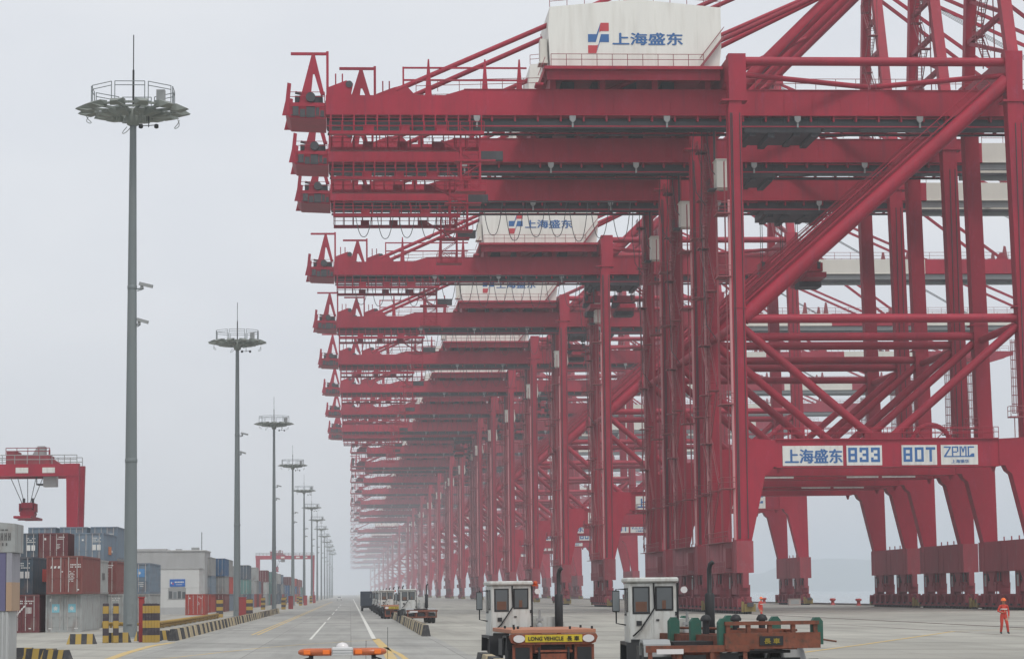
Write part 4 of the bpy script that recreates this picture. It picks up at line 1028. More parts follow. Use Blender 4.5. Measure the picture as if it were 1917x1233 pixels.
C_MAR, C_BRN, C_GRY, C_LGR, C_BLU, C_DBL, C_GBL, C_RED, C_WHT, C_GRN = (0.13, 0.035, 0.04), (0.18, 0.055, 0.05), (0.25, 0.26, 0.26), (0.31, 0.325, 0.32), (0.04, 0.11, 0.22), (0.06, 0.085, 0.11), (0.15, 0.20, 0.25), (0.36, 0.05, 0.035), (0.5, 0.5, 0.48), (0.10, 0.2, 0.19)
def meshobj(name, me, c, parent=None):
    o = bpy.data.objects.new(name, me); col.objects.link(o); o.color = (*c, 1)
    if parent: o.parent = parent
    return o
def container(x_right, y, z, c, lab, marks=None, L=12.19, H=2.59, door_col=None, rz=0):
    """x_right: the right hand side of the door end, y: the door end"""
    t = empty('shipping_container', (x_right - 1.22, y, z), rz)
    tag(t, lab, 'container', 'containers stacked in the yard')
    meshobj('container_body', meshes[('body', L, H)], c, t)
    ds = [meshobj('container_door', meshes[('door', s, H)], door_col or c, t) for s in (-1, 1)]
    k = MB(); mm = [MARK]
    if marks: marks(k, mm)
    if k.v: k.build('marking', mm, t)
    return t
def rows_of_marks(k, x0, z0, n, rows, s=0.07):
    for r in range(rows):
        for i in range(n - (r % 2)):
            if random.random() < 0.85: k.box(x0 + i * s * 1.5, x0 + i * s * 1.5 + s, 0.018, 0.03, z0 - r * s * 2.2, z0 - r * s * 2.2 + s * 1.2)
def mk_plain(k, mm): rows_of_marks(k, 0.35, 2.2, 6, 2); rows_of_marks(k, 0.3, 1.6, 4, 4, 0.05); k.box(-0.75, -0.6, 0.018, 0.03, 2.0, 2.18)
def mk_labels(k, mm):
    for i, xx in enumerate((0.28, 0.68)): k.box(xx, xx + 0.3, 0.016, 0.03, 1.12, 1.58)
    rows_of_marks(k, 0.3, 2.1, 7, 3); k.box(-0.6, -0.45, 0.018, 0.03, 1.9, 2.05)
def star(k, cx, cz, r, y, m, n=7):
    pts = []
    for i in range(2 * n):
        a = math.pi / 2 + math.pi * i / n; q = r if i % 2 == 0 else r * 0.45
        pts.append((cx + q * math.cos(a), y, cz + q * math.sin(a)))
    k.add(pts, [tuple(range(2 * n))], m)
def mk_star(k, mm):
    mm.append(cmat('pale blue panel', (0.22, 0.48, 0.56)))
    for cx in (-0.55, 0.55):
        k.box(cx - 0.27, cx + 0.27, 0.015, 0.03, 1.35, 1.92, 1); star(k, cx, 1.63, 0.2, 0.012, 0)
    k.box(-0.95, -0.78, 0.018, 0.03, 2.1, 2.3)
    for cx in (-0.9, 0.85): k.box(cx - 0.12, cx + 0.12, 0.018, 0.03, 0.22, 0.3)
def mk_white(k, mm):
    for i, xx in enumerate((-0.95, -0.72, -0.46)): k.prism([(xx, 1.75), (xx + 0.13, 1.75), (xx + 0.17, 1.9), (xx + 0.04, 1.9)], 0.015, 0.03)
    rows_of_marks(k, 0.4, 1.95, 8, 2); rows_of_marks(k, 0.32, 1.5, 5, 7, 0.05); k.box(-0.2, -0.1, 0.018, 0.03, 1.48, 1.55)
    k.box(0.85, 1.0, 0.018, 0.03, 0.25, 0.33)
def mk_maroon(k, mm):
    for i in range(4): k.prism([(-0.35 + i * 0.14, 1.2 + i * 0.16), (-0.22 + i * 0.14, 1.2 + i * 0.16), (-0.16 + i * 0.14, 1.36 + i * 0.16), (-0.26 + i * 0.14, 1.36 + i * 0.16)], 0.015, 0.03)
    for i in range(4): k.box(0.35 + i * 0.09, 0.4 + i * 0.09, 0.018, 0.03, 1.3, 1.72)
    k.prism([(-0.8, 1.2), (-0.62, 1.2), (-0.71, 1.02)], 0.015, 0.03); rows_of_marks(k, -0.1, 2.1, 9, 2); k.box(0.5, 0.66, 0.018, 0.03, 0.24, 0.32)
def side_badge(c, y0, y1, z0, z1):
    def f(k, mm):
        mk_labels(k, mm); mm.append(cmat('side badge %s' % str(c), c)); mm.append(MARK)
        k.box(1.205, 1.225, y0, y1, z0, z1, 1)
        k.box(1.2, 1.228, y1 + 0.3, y1 + 1.2, z0 + 0.2, z1 - 0.3, 0)
    return f
def px_right(u, y): return at(u, 1110, y).x
Y1 = 171.0
container(px_right(74, Y1), Y1, 0, C_MAR, 'dark maroon container on the ground, lower left of the front stack', mk_maroon)
container(px_right(153, Y1), Y1, 0, C_LGR, 'light grey container on the ground with two pale blue star panels', mk_star)
container(px_right(61, Y1 + 2), Y1 + 2, 2.6, C_DBL, 'dark blue container with a red badge on its side, on the maroon one', side_badge((0.6, 0.07, 0.05), 5.5, 9.5, 0.9, 1.8))
container(px_right(154, Y1 - 0.6), Y1 - 0.6, 2.6, C_BRN, 'maroon container with white slanted marks, resting on the light grey star container', mk_white)
container(px_right(22, Y1 - 1) - 0.2, Y1 - 1, 2.6, C_BLU, 'bright blue container second tier, mostly hidden at the left edge', mk_plain)
container(px_right(22, Y1 - 1) - 0.4, Y1 - 0.5, 0, C_GRY, 'grey container on the ground behind the left edge stack', mk_plain)
Y2 = 211.0
for k_, (u, c, lab, mkf) in enumerate(((70, C_DBL, 'dark blue container with two white labels on the third tier at left', mk_labels), (126, C_MAR, 'maroon container on the third tier between two blue ones', mk_plain),
                                       (193, C_GBL, 'grey blue container with an orange badge on its side, third tier', side_badge((0.6, 0.2, 0.08), 4.5, 7.0, 0.8, 1.5)))):
    x = px_right(u, Y2)
    container(x, Y2, 5.2, c, lab, mkf)
    container(x, Y2 + 0.2, 2.6, (C_GRY, C_GBL, C_BLU)[k_], f'container under the {("dark blue", "maroon", "grey blue")[k_]} third tier one', mk_plain)
    container(x, Y2, 0, (C_BRN, C_GRY, C_DBL)[k_], f'ground container at the base of the {("dark blue", "maroon", "grey blue")[k_]} topped stack', mk_plain)
Y3 = 226.0
for k_, u in enumerate((101, 160, 218)):
    x = px_right(u, Y3)
    for z in range(3):
        container(x, Y3 + 0.3 * z, z * 2.91, (C_GBL if z == 2 else C_GRY), (f'grey blue high container on top of the rear stack, {("left", "middle", "right")[k_]} of three' if z == 2 else f'grey container {("on the ground", "in the middle tier")[z]} of the {("left", "middle", "right")[k_]} rear stack'), mk_plain, H=2.9)
Y4 = 197.0
container(px_right(231, Y4), Y4, 0, C_LGR, 'pale grey ground container just left of the nearest mast', mk_plain)
container(px_right(218, Y4), Y4, 2.6, C_BRN, 'brown red container second tier just left of the nearest mast', mk_plain)
container(px_right(187, Y4 - 6), Y4 - 6, 0, C_GRY, 'grey ground container right of the star container, its side showing', mk_plain, L=6.06)
container(px_right(184, Y4 - 8), Y4 - 8, 2.6, C_LGR, 'light grey second tier container showing a dark badge on its side', side_badge((0.12, 0.12, 0.12), 3.0, 5.0, 1.1, 1.6))
Y5 = 211.0
def mk_bluepanel(k, mm):
    mm.append(cmat('mid blue panel', (0.10, 0.25, 0.48))); k.box(-0.1, 0.8, 0.014, 0.03, 1.4, 2.1, 1); star(k, 0.35, 1.75, 0.17, 0.011, 0)
    rows_of_marks(k, 0.3, 0.9, 5, 3)
container(px_right(280, Y5), Y5, 0, C_LGR, 'grey ground container right behind the nearest mast', mk_plain)
container(px_right(280, Y5), Y5, 2.6, C_GBL, 'grey blue container with a blue star panel, behind the nearest mast', mk_bluepanel)
# tower of boxes at the left edge of the picture, nearest the camera
Ye = 90.0
kt = empty('kiosk_tower', (at(28, 1030, Ye).x, Ye, 0))
tag(kt, 'grey tower of stacked boxes with a lilac and tan panel at the left picture edge', 'kiosk')
b = MB(); b.box(-2.6, -0.2, 0.05, 2.2, 0, 1.9)
for i in range(16): b.box(-2.55 + i * 0.15, -2.48 + i * 0.15, 0.0, 0.05, 0.02, 1.88)
b.build('base', BOARD, kt)
b = MB(); b.box(-2.65, -0.32, 0.0, 2.2, 1.92, 4.0); b.box(-0.3, -0.1, -0.02, 2.2, 1.92, 2.95, 1); b.box(-0.3, -0.1, -0.02, 2.2, 2.95, 4.0, 2)
b.build('panel', [cmat('lilac panel', (0.12, 0.115, 0.20)), cmat('tan panel', (0.36, 0.25, 0.17)), cmat('pale lilac panel', (0.26, 0.26, 0.29))], kt)
b = MB(); b.prism([(-2.7, 4.02), (0, 4.02), (0, 5.05), (-2.7, 5.3)], -0.02, 2.3)
mm_ = cmat('dark grey letters', (0.10, 0.10, 0.10))
for i in range(5):
    xx = -0.78 + i * 0.135
    b.box(xx, xx + 0.03, -0.035, -0.02, 4.45, 4.72, 1); b.box(xx + 0.055, xx + 0.085, -0.035, -0.02, 4.45, 4.72, 1); b.box(xx + 0.03, xx + 0.055, -0.035, -0.02, 4.56 + 0.03 * (i % 2), 4.61 + 0.03 * (i % 2), 1)
    if i < 4: b.box(xx + 0.05, xx + 0.10, -0.035, -0.02, 4.26, 4.36, 1); b.box(xx + 0.02, xx + 0.12, -0.035, -0.02, 4.80, 4.85, 1)
b.build('top_box', [CONT, mm_], kt).color = (*C_LGR, 1)

# long rows beside the road, deeper into the yard
pal = [(C_MAR, 'maroon'), (C_BRN, 'brown red'), (C_GRY, 'grey'), (C_GRY, 'grey'), (C_BLU, 'blue'), (C_DBL, 'dark blue'), (C_GBL, 'grey blue'), (C_GBL, 'grey blue'), (C_GRN, 'teal'), (C_LGR, 'pale grey'), (C_RED, 'red')]
random.seed(21)
def far_cont(x, y, z, L=12.19, H=2.59):
    c, nm = random.choice(pal)
    v = random.uniform(0.85, 1.2)
    o = meshobj('shipping_container', meshes[('all', L, H)], tuple(q * v for q in c))
    o.location = (x, y, z)
    return tag(o, f'{nm} container in the long stacked row left of the road', 'container', f'{nm} containers in the long row')
slot = 0
yy = 352.0
while yy < 1000:
    ncol = 4 if slot == 0 else 3 if slot < 4 else 2
    for cx in range(ncol):
        hgt = 3 if slot < 3 else random.choice((1, 2, 2, 3, 3, 3)) if cx else random.choice((1, 2, 2, 3, 3))
        for z in range(hgt):
            if slot > 12 and cx and z < hgt - 1: continue
            far_cont(-19.6 - cx * 2.75 + random.uniform(-0.06, 0.06) - (1.3 if slot == 0 else 0), yy + random.uniform(-0.2, 0.2), z * 2.6)
    slot += 1
    yy += 12.75 if slot % 6 else 34.0

# ------------------------------------------------------------------ yard office and plant room
bd = empty('yard_office', (at(335, 1140, 325).x, 325, 0))
tag(bd, 'pale grey two storey yard office with a blue sign over its window', 'building')
X0, X1 = at(298, 1100, 325).x - bd.location.x, at(373, 1100, 325).x - bd.location.x
b = MB(); b.box(X0, X1, 0, 9, 0.9, 5.9); b.box(X0 - 0.02, X1 + 0.02, -0.03, 9.02, 0, 0.9, 1)
for q in (0.2, 0.4, 0.62, 0.84): b.box(X0 + (X1 - X0) * q, X0 + (X1 - X0) * q + 0.05, -0.02, 0, 0.9, 5.9)
b.box(X0, X1, -0.025, 0, 3.45, 3.52); b.build('wall', [BOARDL, BOARD], bd)
b = MB(); b.box(X0 - 0.1, X1 + 0.1, -0.1, 9.1, 5.9, 6.0); b.build('roof', BOARD, bd)
b = MB(); wx0, wx1 = at(315, 1100, 325).x - bd.location.x, at(348, 1100, 325).x - bd.location.x
b.box(wx0, wx1, -0.05, 0.02, 1.95, 3.4, 1)
for i in range(4): b.box(wx0 + 0.1 + i * (wx1 - wx0) / 4, wx0 + (i + 1) * (wx1 - wx0) / 4 - 0.06, -0.06, -0.04, 2.05, 2.9 if i % 2 else 3.0, 2 if i in (1,) else 0)
b.build('window', [GLASS, GREYB, GLASSL], bd)
b = MB(); b.box(wx0 + 0.2, wx1 - 0.1, -0.12, -0.03, 3.6, 4.55)
b.box(wx0 + 0.35, wx0 + 0.5, -0.135, -0.115, 3.95, 4.2, 1); b.box(wx0 + 0.56, wx0 + 0.68, -0.135, -0.115, 3.85, 4.1, 2)
for i in range(6): b.box(wx0 + 0.85 + i * 0.2, wx0 + 1.0 + i * 0.2, -0.135, -0.115, 4.08, 4.26, 1)
b.box(wx0 + 1.0, wx0 + 1.8, -0.135, -0.115, 3.82, 3.88, 1)
b.build('sign_board', [cmat('office sign blue', (0.03, 0.13, 0.42)), MARK, SRED], bd)
b = MB(); b.box(X1, X1 + 0.5, 2, 5, 0, 2.6); b.build('door', GREYB, bd)
ph = empty('plant_building', (at(320, 1140, 345).x, 345, 0))
tag(ph, 'taller grey flat roofed building rising behind the yard office', 'building')
X0, X1 = at(240, 1100, 345).x - ph.location.x, at(383, 1100, 345).x - ph.location.x
b = MB(); b.box(X0, X1, 0, 14, 0, 8.55); b.box(X0, X0 + 5.2, -0.1, 14.1, 8.55, 8.9)
for q in range(1, 9): b.box(X0 + (X1 - X0) * q / 9, X0 + (X1 - X0) * q / 9 + 0.06, -0.03, 0, 0, 8.5)
b.box(X0, X1, -0.04, 0, 5.9, 6.05); b.build('wall', BOARD, ph)
b = MB(); b.box(X0 + 5.3, X1 + 0.1, -0.15, 14.1, 8.55, 8.7); b.build('roof', BOARDL, ph)
b = MB(); b.box(2.6, 3.6, 3, 5, 8.7, 9.1); b.box(0.4, 1.2, 3, 5, 8.7, 8.9); b.build('roof_vent', GREYB, ph)
b = MB(); b.tube((4.1, 2, 8.7), (4.1, 2, 11.2), 0.05, 5); b.build('aerial', BLACK, ph)
b = MB(); b.box(X1 - 0.9, X1 - 0.2, -0.2, -0.05, 5.4, 5.8); b.build('sign_board', cmat('green plate', (0.03, 0.14, 0.08)), ph)
container(at(384, 1130, 308).x, 308, 0, C_RED, 'small bright red container standing in front of the yard office', mk_plain, L=6.06)

# ------------------------------------------------------------------ rubber tyred yard gantries
rtg = empty('yard_gantry')
def rtg_build():
    S = 24.0
    for s in (-1, 1):
        for yy in (-3.3, 3.3):
            b = MB(); b.prism([(s * 12 - 0.55, 1.9), (s * 12 + 0.55, 1.9), (s * 12 + 0.85, 17.2), (s * 12 + 0.9, 19.5), (s * 12 - 0.95, 19.5), (s * 12 - 0.75, 17.2)], yy - 0.55, yy + 0.55); b.build('leg', RED, rtg)
        b = MB(); b.box(s * 12 - 0.7, s * 12 + 0.7, -6, 6, 1.1, 2.0)
        b.box(s * 12 - 0.9, s * 12 + 0.9, -1.6, 1.6, 2.0, 3.6, 1); b.build('base_beam', [RED, GREYB], rtg)
        for yy in (-5.0, -3.4, 3.4, 5.0):
            b = MB(); b.lathe((s * 12, yy, 0.75), [(0.4, -0.3), (0.75, -0.25), (0.75, 0.25), (0.4, 0.3)], 14, 0, 'x'); b.build('wheel', RUBBER, rtg)
    for yy in (-3.3, 3.3):
        b = MB(); b.box(-12.85, 12.85, yy - 0.62, yy + 0.62, 17.9, 19.46); b.build('girder', RED, rtg)
        b = MB(); b.rail([(-12.8, yy - 0.6, 19.46), (12.6, yy - 0.6, 19.46)], 1.15, 1.6, 0.05, 0, (1.0, 0.5)); b.build('handrail', GREYB, rtg)
    b = MB()
    for xx in (5.6, -1.0, 9.0): b.box(xx - 0.8, xx + 0.8, -3.98, -3.925, 18.3, 19.0)
    b.build('sign_board', SIGNW, rtg)
    b = MB(); b.box(-2.6, 3.0, -2.6, 2.6, 19.5, 20.7); b.box(-2.6, -1.2, -2, 2, 20.7, 21.2); b.prism([(0.6, 20.7), (2.2, 20.7), (2.2, 21.9), (1.3, 21.9)], -1.5, 1.0, m=1)
    b.tube((2.9, -2, 19.8), (2.9, -2, 21.4), 0.12, 6); b.rail([(-2.6, -2.6, 20.7), (3.0, -2.6, 20.7)], 0.9, 1.5, 0.05); b.prism([(3.0, 19.5), (4.4, 19.5), (3.0, 20.4)], -2.0, 2.0)
    b.build('trolley', [RED2, GREYB], rtg)
    b = MB(); b.box(2.2, 3.9, -2.6, -0.6, 16.6, 18.2); b.box(1.4, 2.2, -2.5, -0.8, 16.8, 17.0, 1); b.box(1.3, 1.42, -2.5, -2.4, 16.8, 18.0, 1); b.build('operator_cab', [BOARD, DARK], rtg)
    b = MB()
    b.box(-0.75, 0.75, -1.5, 1.5, 13.9, 14.6); b.prism([(-0.8, 12.75), (0.8, 12.75), (1.0, 13.2), (0.55, 13.9), (-0.55, 13.9), (-1.0, 13.2)], -1.2, 1.2)
    b.box(-1.1, 1.1, -6.0, 6.0, 12.45, 12.75); b.box(-1.3, 1.3, -0.5, 0.5, 12.35, 12.44)
    for xx in (-0.95, 0.95): b.box(xx - 0.1, xx + 0.1, -1.3, 1.3, 13.4, 14.5); b.box(xx * 0.6 - 0.1, xx * 0.6 + 0.1, -0.6, 0.6, 14.6, 15.2, 1)
    for x0, x1 in ((-2.2, -0.7), (-1.3, -0.4), (0, 0.05), (1.1, 0.4), (2.0, 0.7)): b.tube((x0, -1, 17.9), (x1, -1, 14.6), 0.045, 4, 1)
    b.build('spreader', [RED, DARK], rtg)
rtg_build()
rtg.location = (at(141, 920, 324).x - 12.0, 324, 0.0)
for ch in rtg.children:
    if ch.name.split('.')[0] in ('trolley', 'operator_cab', 'spreader'): ch.location.x = at(53, 950, 324).x - rtg.location.x
tag(rtg, 'red yard gantry above the left container stacks, its spreader hanging empty', 'gantry crane', 'rubber tyred yard gantries')
for (u, d, lab) in ((534, 1090, 'hazy red yard gantry straddling the far containers behind the masts'), (490, 2000, 'faint yard gantry farthest away, pale in the haze'),):
    c = copy_tree(rtg); c.location = (at(u, 1050, d).x, d, 0.0)
    for ch in c.children:
        if ch.name.split('.')[0] in ('trolley', 'operator_cab', 'spreader'): ch.location.x = -4.0
    tag(c, lab, 'gantry crane', 'rubber tyred yard gantries')
for ch in rtg.children: pass

# ------------------------------------------------------------------ terminal tractors
def wheel_obj(parent, x, y, r=0.5, wd=0.28, rimmat=None):
    b = MB(); b.lathe((0, 0, 0), [(r * 0.55, -wd / 2), (r * 0.92, -wd / 2), (r, -wd * 0.32), (r, wd * 0.32), (r * 0.92, wd / 2), (r * 0.55, wd / 2)], 20, 0, 'x')
    o = b.build('wheel', RUBBER, parent, (x, y, r))
    b = MB(); b.lathe((0, 0, 0), [(0.08, -wd * 0.36), (r * 0.54, -wd * 0.42), (r * 0.56, 0.0), (r * 0.54, wd * 0.42), (0.08, wd * 0.36)], 16, 0, 'x')
    b.build('rim', rimmat or GREYB, o)
    return o
def make_tractor(flat=True, deckmat=None):
    t = empty('terminal_tractor')
    b = MB()
    for xx in (-0.45, 0.45): b.box(xx - 0.09, xx + 0.09, 0.1, 8.4, 0.62, 0.95)
    for yy in (0.2, 2.4, 4.6, 6.2, 8.2): b.box(-0.36, 0.36, yy, yy + 0.18, 0.66, 0.9)
    b.box(-1.05, 1.1, 7.9, 8.5, 0.5, 0.95)
    b.tube((-1.1, 1.6, 0.5), (1.1, 1.6, 0.5), 0.1, 8, 1); b.tube((-1.1, 6.9, 0.5), (1.1, 6.9, 0.5), 0.09, 8, 1)
    b.box(0.62, 1.15, 3.2, 4.6, 0.5, 1.0, 1); b.box(-1.15, -0.6, 3.2, 4.2, 0.5, 1.0, 1)
    b.build('chassis', [ORANGE, BLACK], t)
    for xx in (-1.06, -0.74, 0.74, 1.06): wheel_obj(t, xx, 1.6, 0.52, 0.27, ORANGE)
    for xx in (-1.0, 1.0): wheel_obj(t, xx, 6.9, 0.52, 0.30, WHITE)
    if flat:
        b = MB(); b.bbox(-1.25, 1.25, 0.0, 4.9, 1.20, 1.32, 0, 0.015)
        for (xx, yy) in ((-1.15, 0.1), (1.15, 0.1), (-0.9, 1.2), (0.5, 0.1), (-1.15, 2.4), (1.15, 2.4), (-0.6, 4.8)): b.tube((xx, yy, 1.32), (xx, yy, 1.4), 0.035, 6, 1)
        b.build('deck', [ORANGEL, BLACK], t)
        b = MB()
        b.prism([(-1.25, 1.19), (1.25, 1.19), (1.3, 1.1), (1.24, 0.94), (1.1, 0.88), (-1.1, 0.88), (-1.24, 0.94), (-1.3, 1.1)], -0.02, 0.16)
        for s in (-1, 1):
            b.box(min(s * 1.2, s * 0.62), max(s * 1.2, s * 0.62), 0.06, 0.12, 0.2, 0.88)
            b.box(min(s * 0.46, s * 0.40), max(s * 0.46, s * 0.40), -0.06, 0.1, 0.25, 0.8, 1)
            b.box(min(s * 1.12, s * 0.7), max(s * 1.12, s * 0.7), 0.03, 0.055, 0.42, 0.8, 1)
        b.box(-0.38, 0.38, 0.0, 0.12, 0.1, 0.62); b.box(-0.55, 0.55, -0.03, 0.1, 0.66, 0.72)
        b.box(-0.5, 0.5, 0.13, 0.15, 0.7, 0.88, 1)
        rp = b.build('rear_panel', [ORANGE, BLACK], t)
        b = MB(); b.box(-0.84, 0.84, -0.05, -0.022, 0.95, 1.16); text_geo(b, 'LONG VEHICLE', -0.76, -0.05, 1.0, 0.155, 1, 0.98, depth=0.004, bold=0.004); text_geo(b, '\u9577 \u8eca', 0.38, -0.05, 0.995, 0.15, 1, 1.1, depth=0.004, bold=0.003)
        b.build('sign_board', [YELLOW, BLACK], t)
        for s in (-1, 1):
            b = MB(); b.prism([(s * (1.02 + 0.17 * math.cos(q * math.pi / 8)), 1.05 + 0.11 * math.sin(q * math.pi / 8)) for q in range(16)], -0.07, -0.03)
            b.build('tail_light', LENSW, t)
        for s in (-1, 1):
            b = MB(); b.prism([(1.2, 1.12), (2.0, 1.12), (2.2, 0.7), (2.12, 0.7), (1.95, 1.06), (1.25, 1.06), (1.08, 0.7), (1.0, 0.7)], s * 1.08 - 0.17, s * 1.08 + 0.17, 'x'); b.build('mudguard', BLACK, t)
    else:
        b = MB(); b.box(-0.7, 0.7, 0.6, 3.2, 0.95, 1.05); b.prism([(-0.5, 0.9), (0.5, 0.9), (0.6, 1.9), (-0.6, 1.9)], 1.05, 1.16, 'z', 1); b.build('fifth_wheel', [ORANGE, BLACK], t)
        for s in (-1, 1):
            b = MB(); b.prism([(0.9, 1.1), (1.2, 1.2), (2.0, 1.2), (2.3, 1.1), (2.35, 0.8), (2.28, 0.8), (2.2, 1.05), (1.95, 1.13), (1.25, 1.13), (1.0, 1.05), (0.92, 0.8), (0.85, 0.8)], s * 0.9 - 0.33, s * 0.9 + 0.33, 'x'); b.build('mudguard', GREYB, t)
        b = MB(); b.box(-1.25, 1.25, 0.0, 0.16, 0.92, 1.08)
        for xx in (-1.2, -0.5, 0.3, 1.1): b.box(xx, xx + 0.1, 0.02, 0.14, 0.45, 0.92)
        b.box(-1.2, 1.2, 0.03, 0.12, 0.45, 0.56); b.box(-0.35, 0.2, 0.05, 0.5, 0.56, 0.85, 1); b.box(0.45, 1.0, 0.1, 0.4, 0.58, 0.88, 1); b.box(-1.1, -0.6, 0.2, 0.5, 0.58, 0.8, 1)
        b.build('rear_panel', [RUSTY, BLACK], t)
        b = MB(); b.box(-1.0, -0.35, -0.03, -0.002, 0.88, 1.0); b.build('sign_board', LENSW, t)
    # cab on the left, seen from behind
    b = MB(); x0, x1, y0, y1 = -1.25, 0.02, 5.25, 6.85
    b.bbox(x0, x1, y0, y1, 0.95, 2.62, 0, 0.04)
    b.bbox(x0 - 0.06, x1 + 0.05, y0 - 0.08, y1 + 0.06, 2.62, 2.75, 0, 0.035)
    b.box(x0 + 0.60, x0 + 0.64, y0 - 0.012, y0, 1.05, 2.6); b.box(x1, x1 + 0.05, y0 + 0.02, y0 + 0.08, 1.2, 2.6, 1)
    b.box(x0 + 0.66, x1 - 0.04, y0 - 0.018, y0 - 0.004, 1.08, 1.82); b.box(x0 + 0.72, x0 + 0.80, y0 - 0.04, y0 - 0.018, 1.62, 1.66, 1)
    for zz in (1.25, 1.75): b.box(x1 - 0.05, x1 - 0.0, y0 - 0.03, y0 - 0.004, zz, zz + 0.1, 1)
    b.box(x0 + 0.05, x0 + 0.56, y0 - 0.015, y0 - 0.004, 1.05, 1.14, 1); b.box(x0 + 0.2, x0 + 0.34, y0 - 0.02, y0 - 0.004, 1.5, 1.62, 1)
    cab = b.build('cab', [WHITE, BLACK], t)
    def win(xa, xb, za, zb, nm='window', side=False):
        w_ = MB()
        if side:
            w_.box(xa - 0.012, xa + 0.004, xb[0], xb[1], za, zb, 1); w_.box(xa - 0.02, xa - 0.012, xb[0] + 0.05, xb[1] - 0.05, za + 0.05, zb - 0.05, 0)
        else:
            w_.bbox(xa, xb, y0 - 0.02, y0 + 0.012, za, zb, 1, 0.012); w_.box(xa + 0.045, xb - 0.045, y0 - 0.028, y0 - 0.02, za + 0.045, zb - 0.045, 0)
        return w_.build(nm, [GLASS, BLACK], cab)
    win(x0 + 0.10, x0 + 0.56, 1.80, 2.52); win(x0 + 0.70, x0 + 1.18, 1.88, 2.52)
    win(x0, (y0 + 0.15, y0 + 0.55), 1.85, 2.48, side=True); win(x0, (y0 + 0.75, y0 + 1.35), 1.75, 2.48, side=True)
    b = MB(); b.bbox(x0 + 0.18, x0 + 0.48, y0 - 0.034, y0 - 0.029, 1.86, 2.12, 0, 0.002); b.bbox(x0 + 0.88, x0 + 0.98, y0 - 0.034, y0 - 0.029, 1.93, 2.15, 0, 0.002); b.build('seat_back', cmat('brown seat', (0.12, 0.06, 0.04)), cab)
    b = MB(); b.path([(x0 + 0.66, y0 - 0.07, 2.6), (x0 + 0.68, y0 - 0.07, 1.95), (x0 + 0.30, y0 - 0.07, 1.4), (x0 + 0.1, y0 - 0.07, 1.22)], 0.022, 6); b.build('hose', BLACK, cab)
    b = MB(); b.path([(x0, y1 - 0.6, 2.45), (x0 - 0.25, y1 - 0.5, 2.45), (x0 - 0.25, y1 - 0.5, 1.55), (x0, y1 - 0.55, 1.5)], 0.02, 6); b.bbox(x0 - 0.36, x0 - 0.16, y1 - 0.62, y1 - 0.54, 1.85, 2.42, 0, 0.02); b.box(x0 - 0.345, x0 - 0.175, y1 - 0.63, y1 - 0.622, 1.88, 2.39, 1); b.build('mirror', [BLACK, GLASSL], cab)
    b = MB(); b.lathe((x1 + 0.16, y0 + 0.2, 2.62), [(0.05, 0), (0.065, 0.02), (0.065, 0.1), (0.02, 0.13)], 10); b.box(x1 + 0.04, x1 + 0.24, y0 + 0.1, y0 + 0.3, 2.58, 2.62); 
    if flat: b.build('beacon', paint('beacon red orange', (0.45, 0.07, 0.02), 0.3, 0.05), cab)
    b = MB(); b.tube((x1 + 0.2, y0 + 0.0, 2.42), (x1 + 0.2, y0 + 0.12, 2.42), 0.09, 10); b.build('work_light', LENSW, cab)
    b = MB(); b.prism([(0.1, 1.0), (1.15, 1.0), (1.1, 1.45), (0.85, 1.62), (0.3, 1.66), (0.1, 1.66)], 5.6, 8.3); b.build('bonnet', WHITE, t)
    b = MB(); b.tube((0.9, 5.35, 1.05), (0.9, 5.35, 1.25), 0.07, 8); b.lathe((0.9, 5.35, 1.2), [(0.09, 0), (0.13, 0.04), (0.13, 1.08), (0.09, 1.13)], 14)
    b.path([(0.9, 5.35, 2.3), (0.9, 5.35, 2.95), (0.93, 5.32, 3.08), (1.0, 5.28, 3.14)], 0.062, 10)
    b.build('exhaust', BLACK, t)
    b = MB(); b.lathe((0.28, 5.35, 1.1), [(0.07, 0), (0.1, 0.03), (0.1, 0.3), (0.05, 0.34)], 10); b.tube((0.28, 5.35, 1.4), (0.3, 5.35, 1.85), 0.035, 6); b.box(0.18, 0.4, 5.3, 5.4, 1.5, 1.58); b.build('air_filter', GREYB, t)
    b = MB(); b.prism([(5.2, 1.06), (7.5, 1.06), (7.6, 0.55), (7.5, 0.55), (7.42, 0.98), (5.3, 0.98), (5.15, 0.2), (5.05, 0.2)], -1.32, -0.9, 'x'); b.build('cab_mudguard', BLACK, t)
    return t
tr1 = make_tractor(True)
p = at(1040, 1180, 72.0); tr1.location = (p.x - 0.06, 72.0, 0); tr1.rotation_euler = (0, 0, R(3.0))
tag(tr1, 'white cab terminal tractor with an orange deck and yellow long vehicle plate', 'tractor unit', 'terminal tractors waiting on the apron')
tr2 = make_tractor(False)
p = at(1172, 1130, 64.6); tr2.location = (8.36, 64.6 - 5.25, 0); tr2.rotation_euler = (0, 0, R(-2.0))
tag(tr2, 'white cab terminal tractor coupled to the orange and green skeletal trailer', 'tractor unit', 'terminal tractors waiting on the apron')
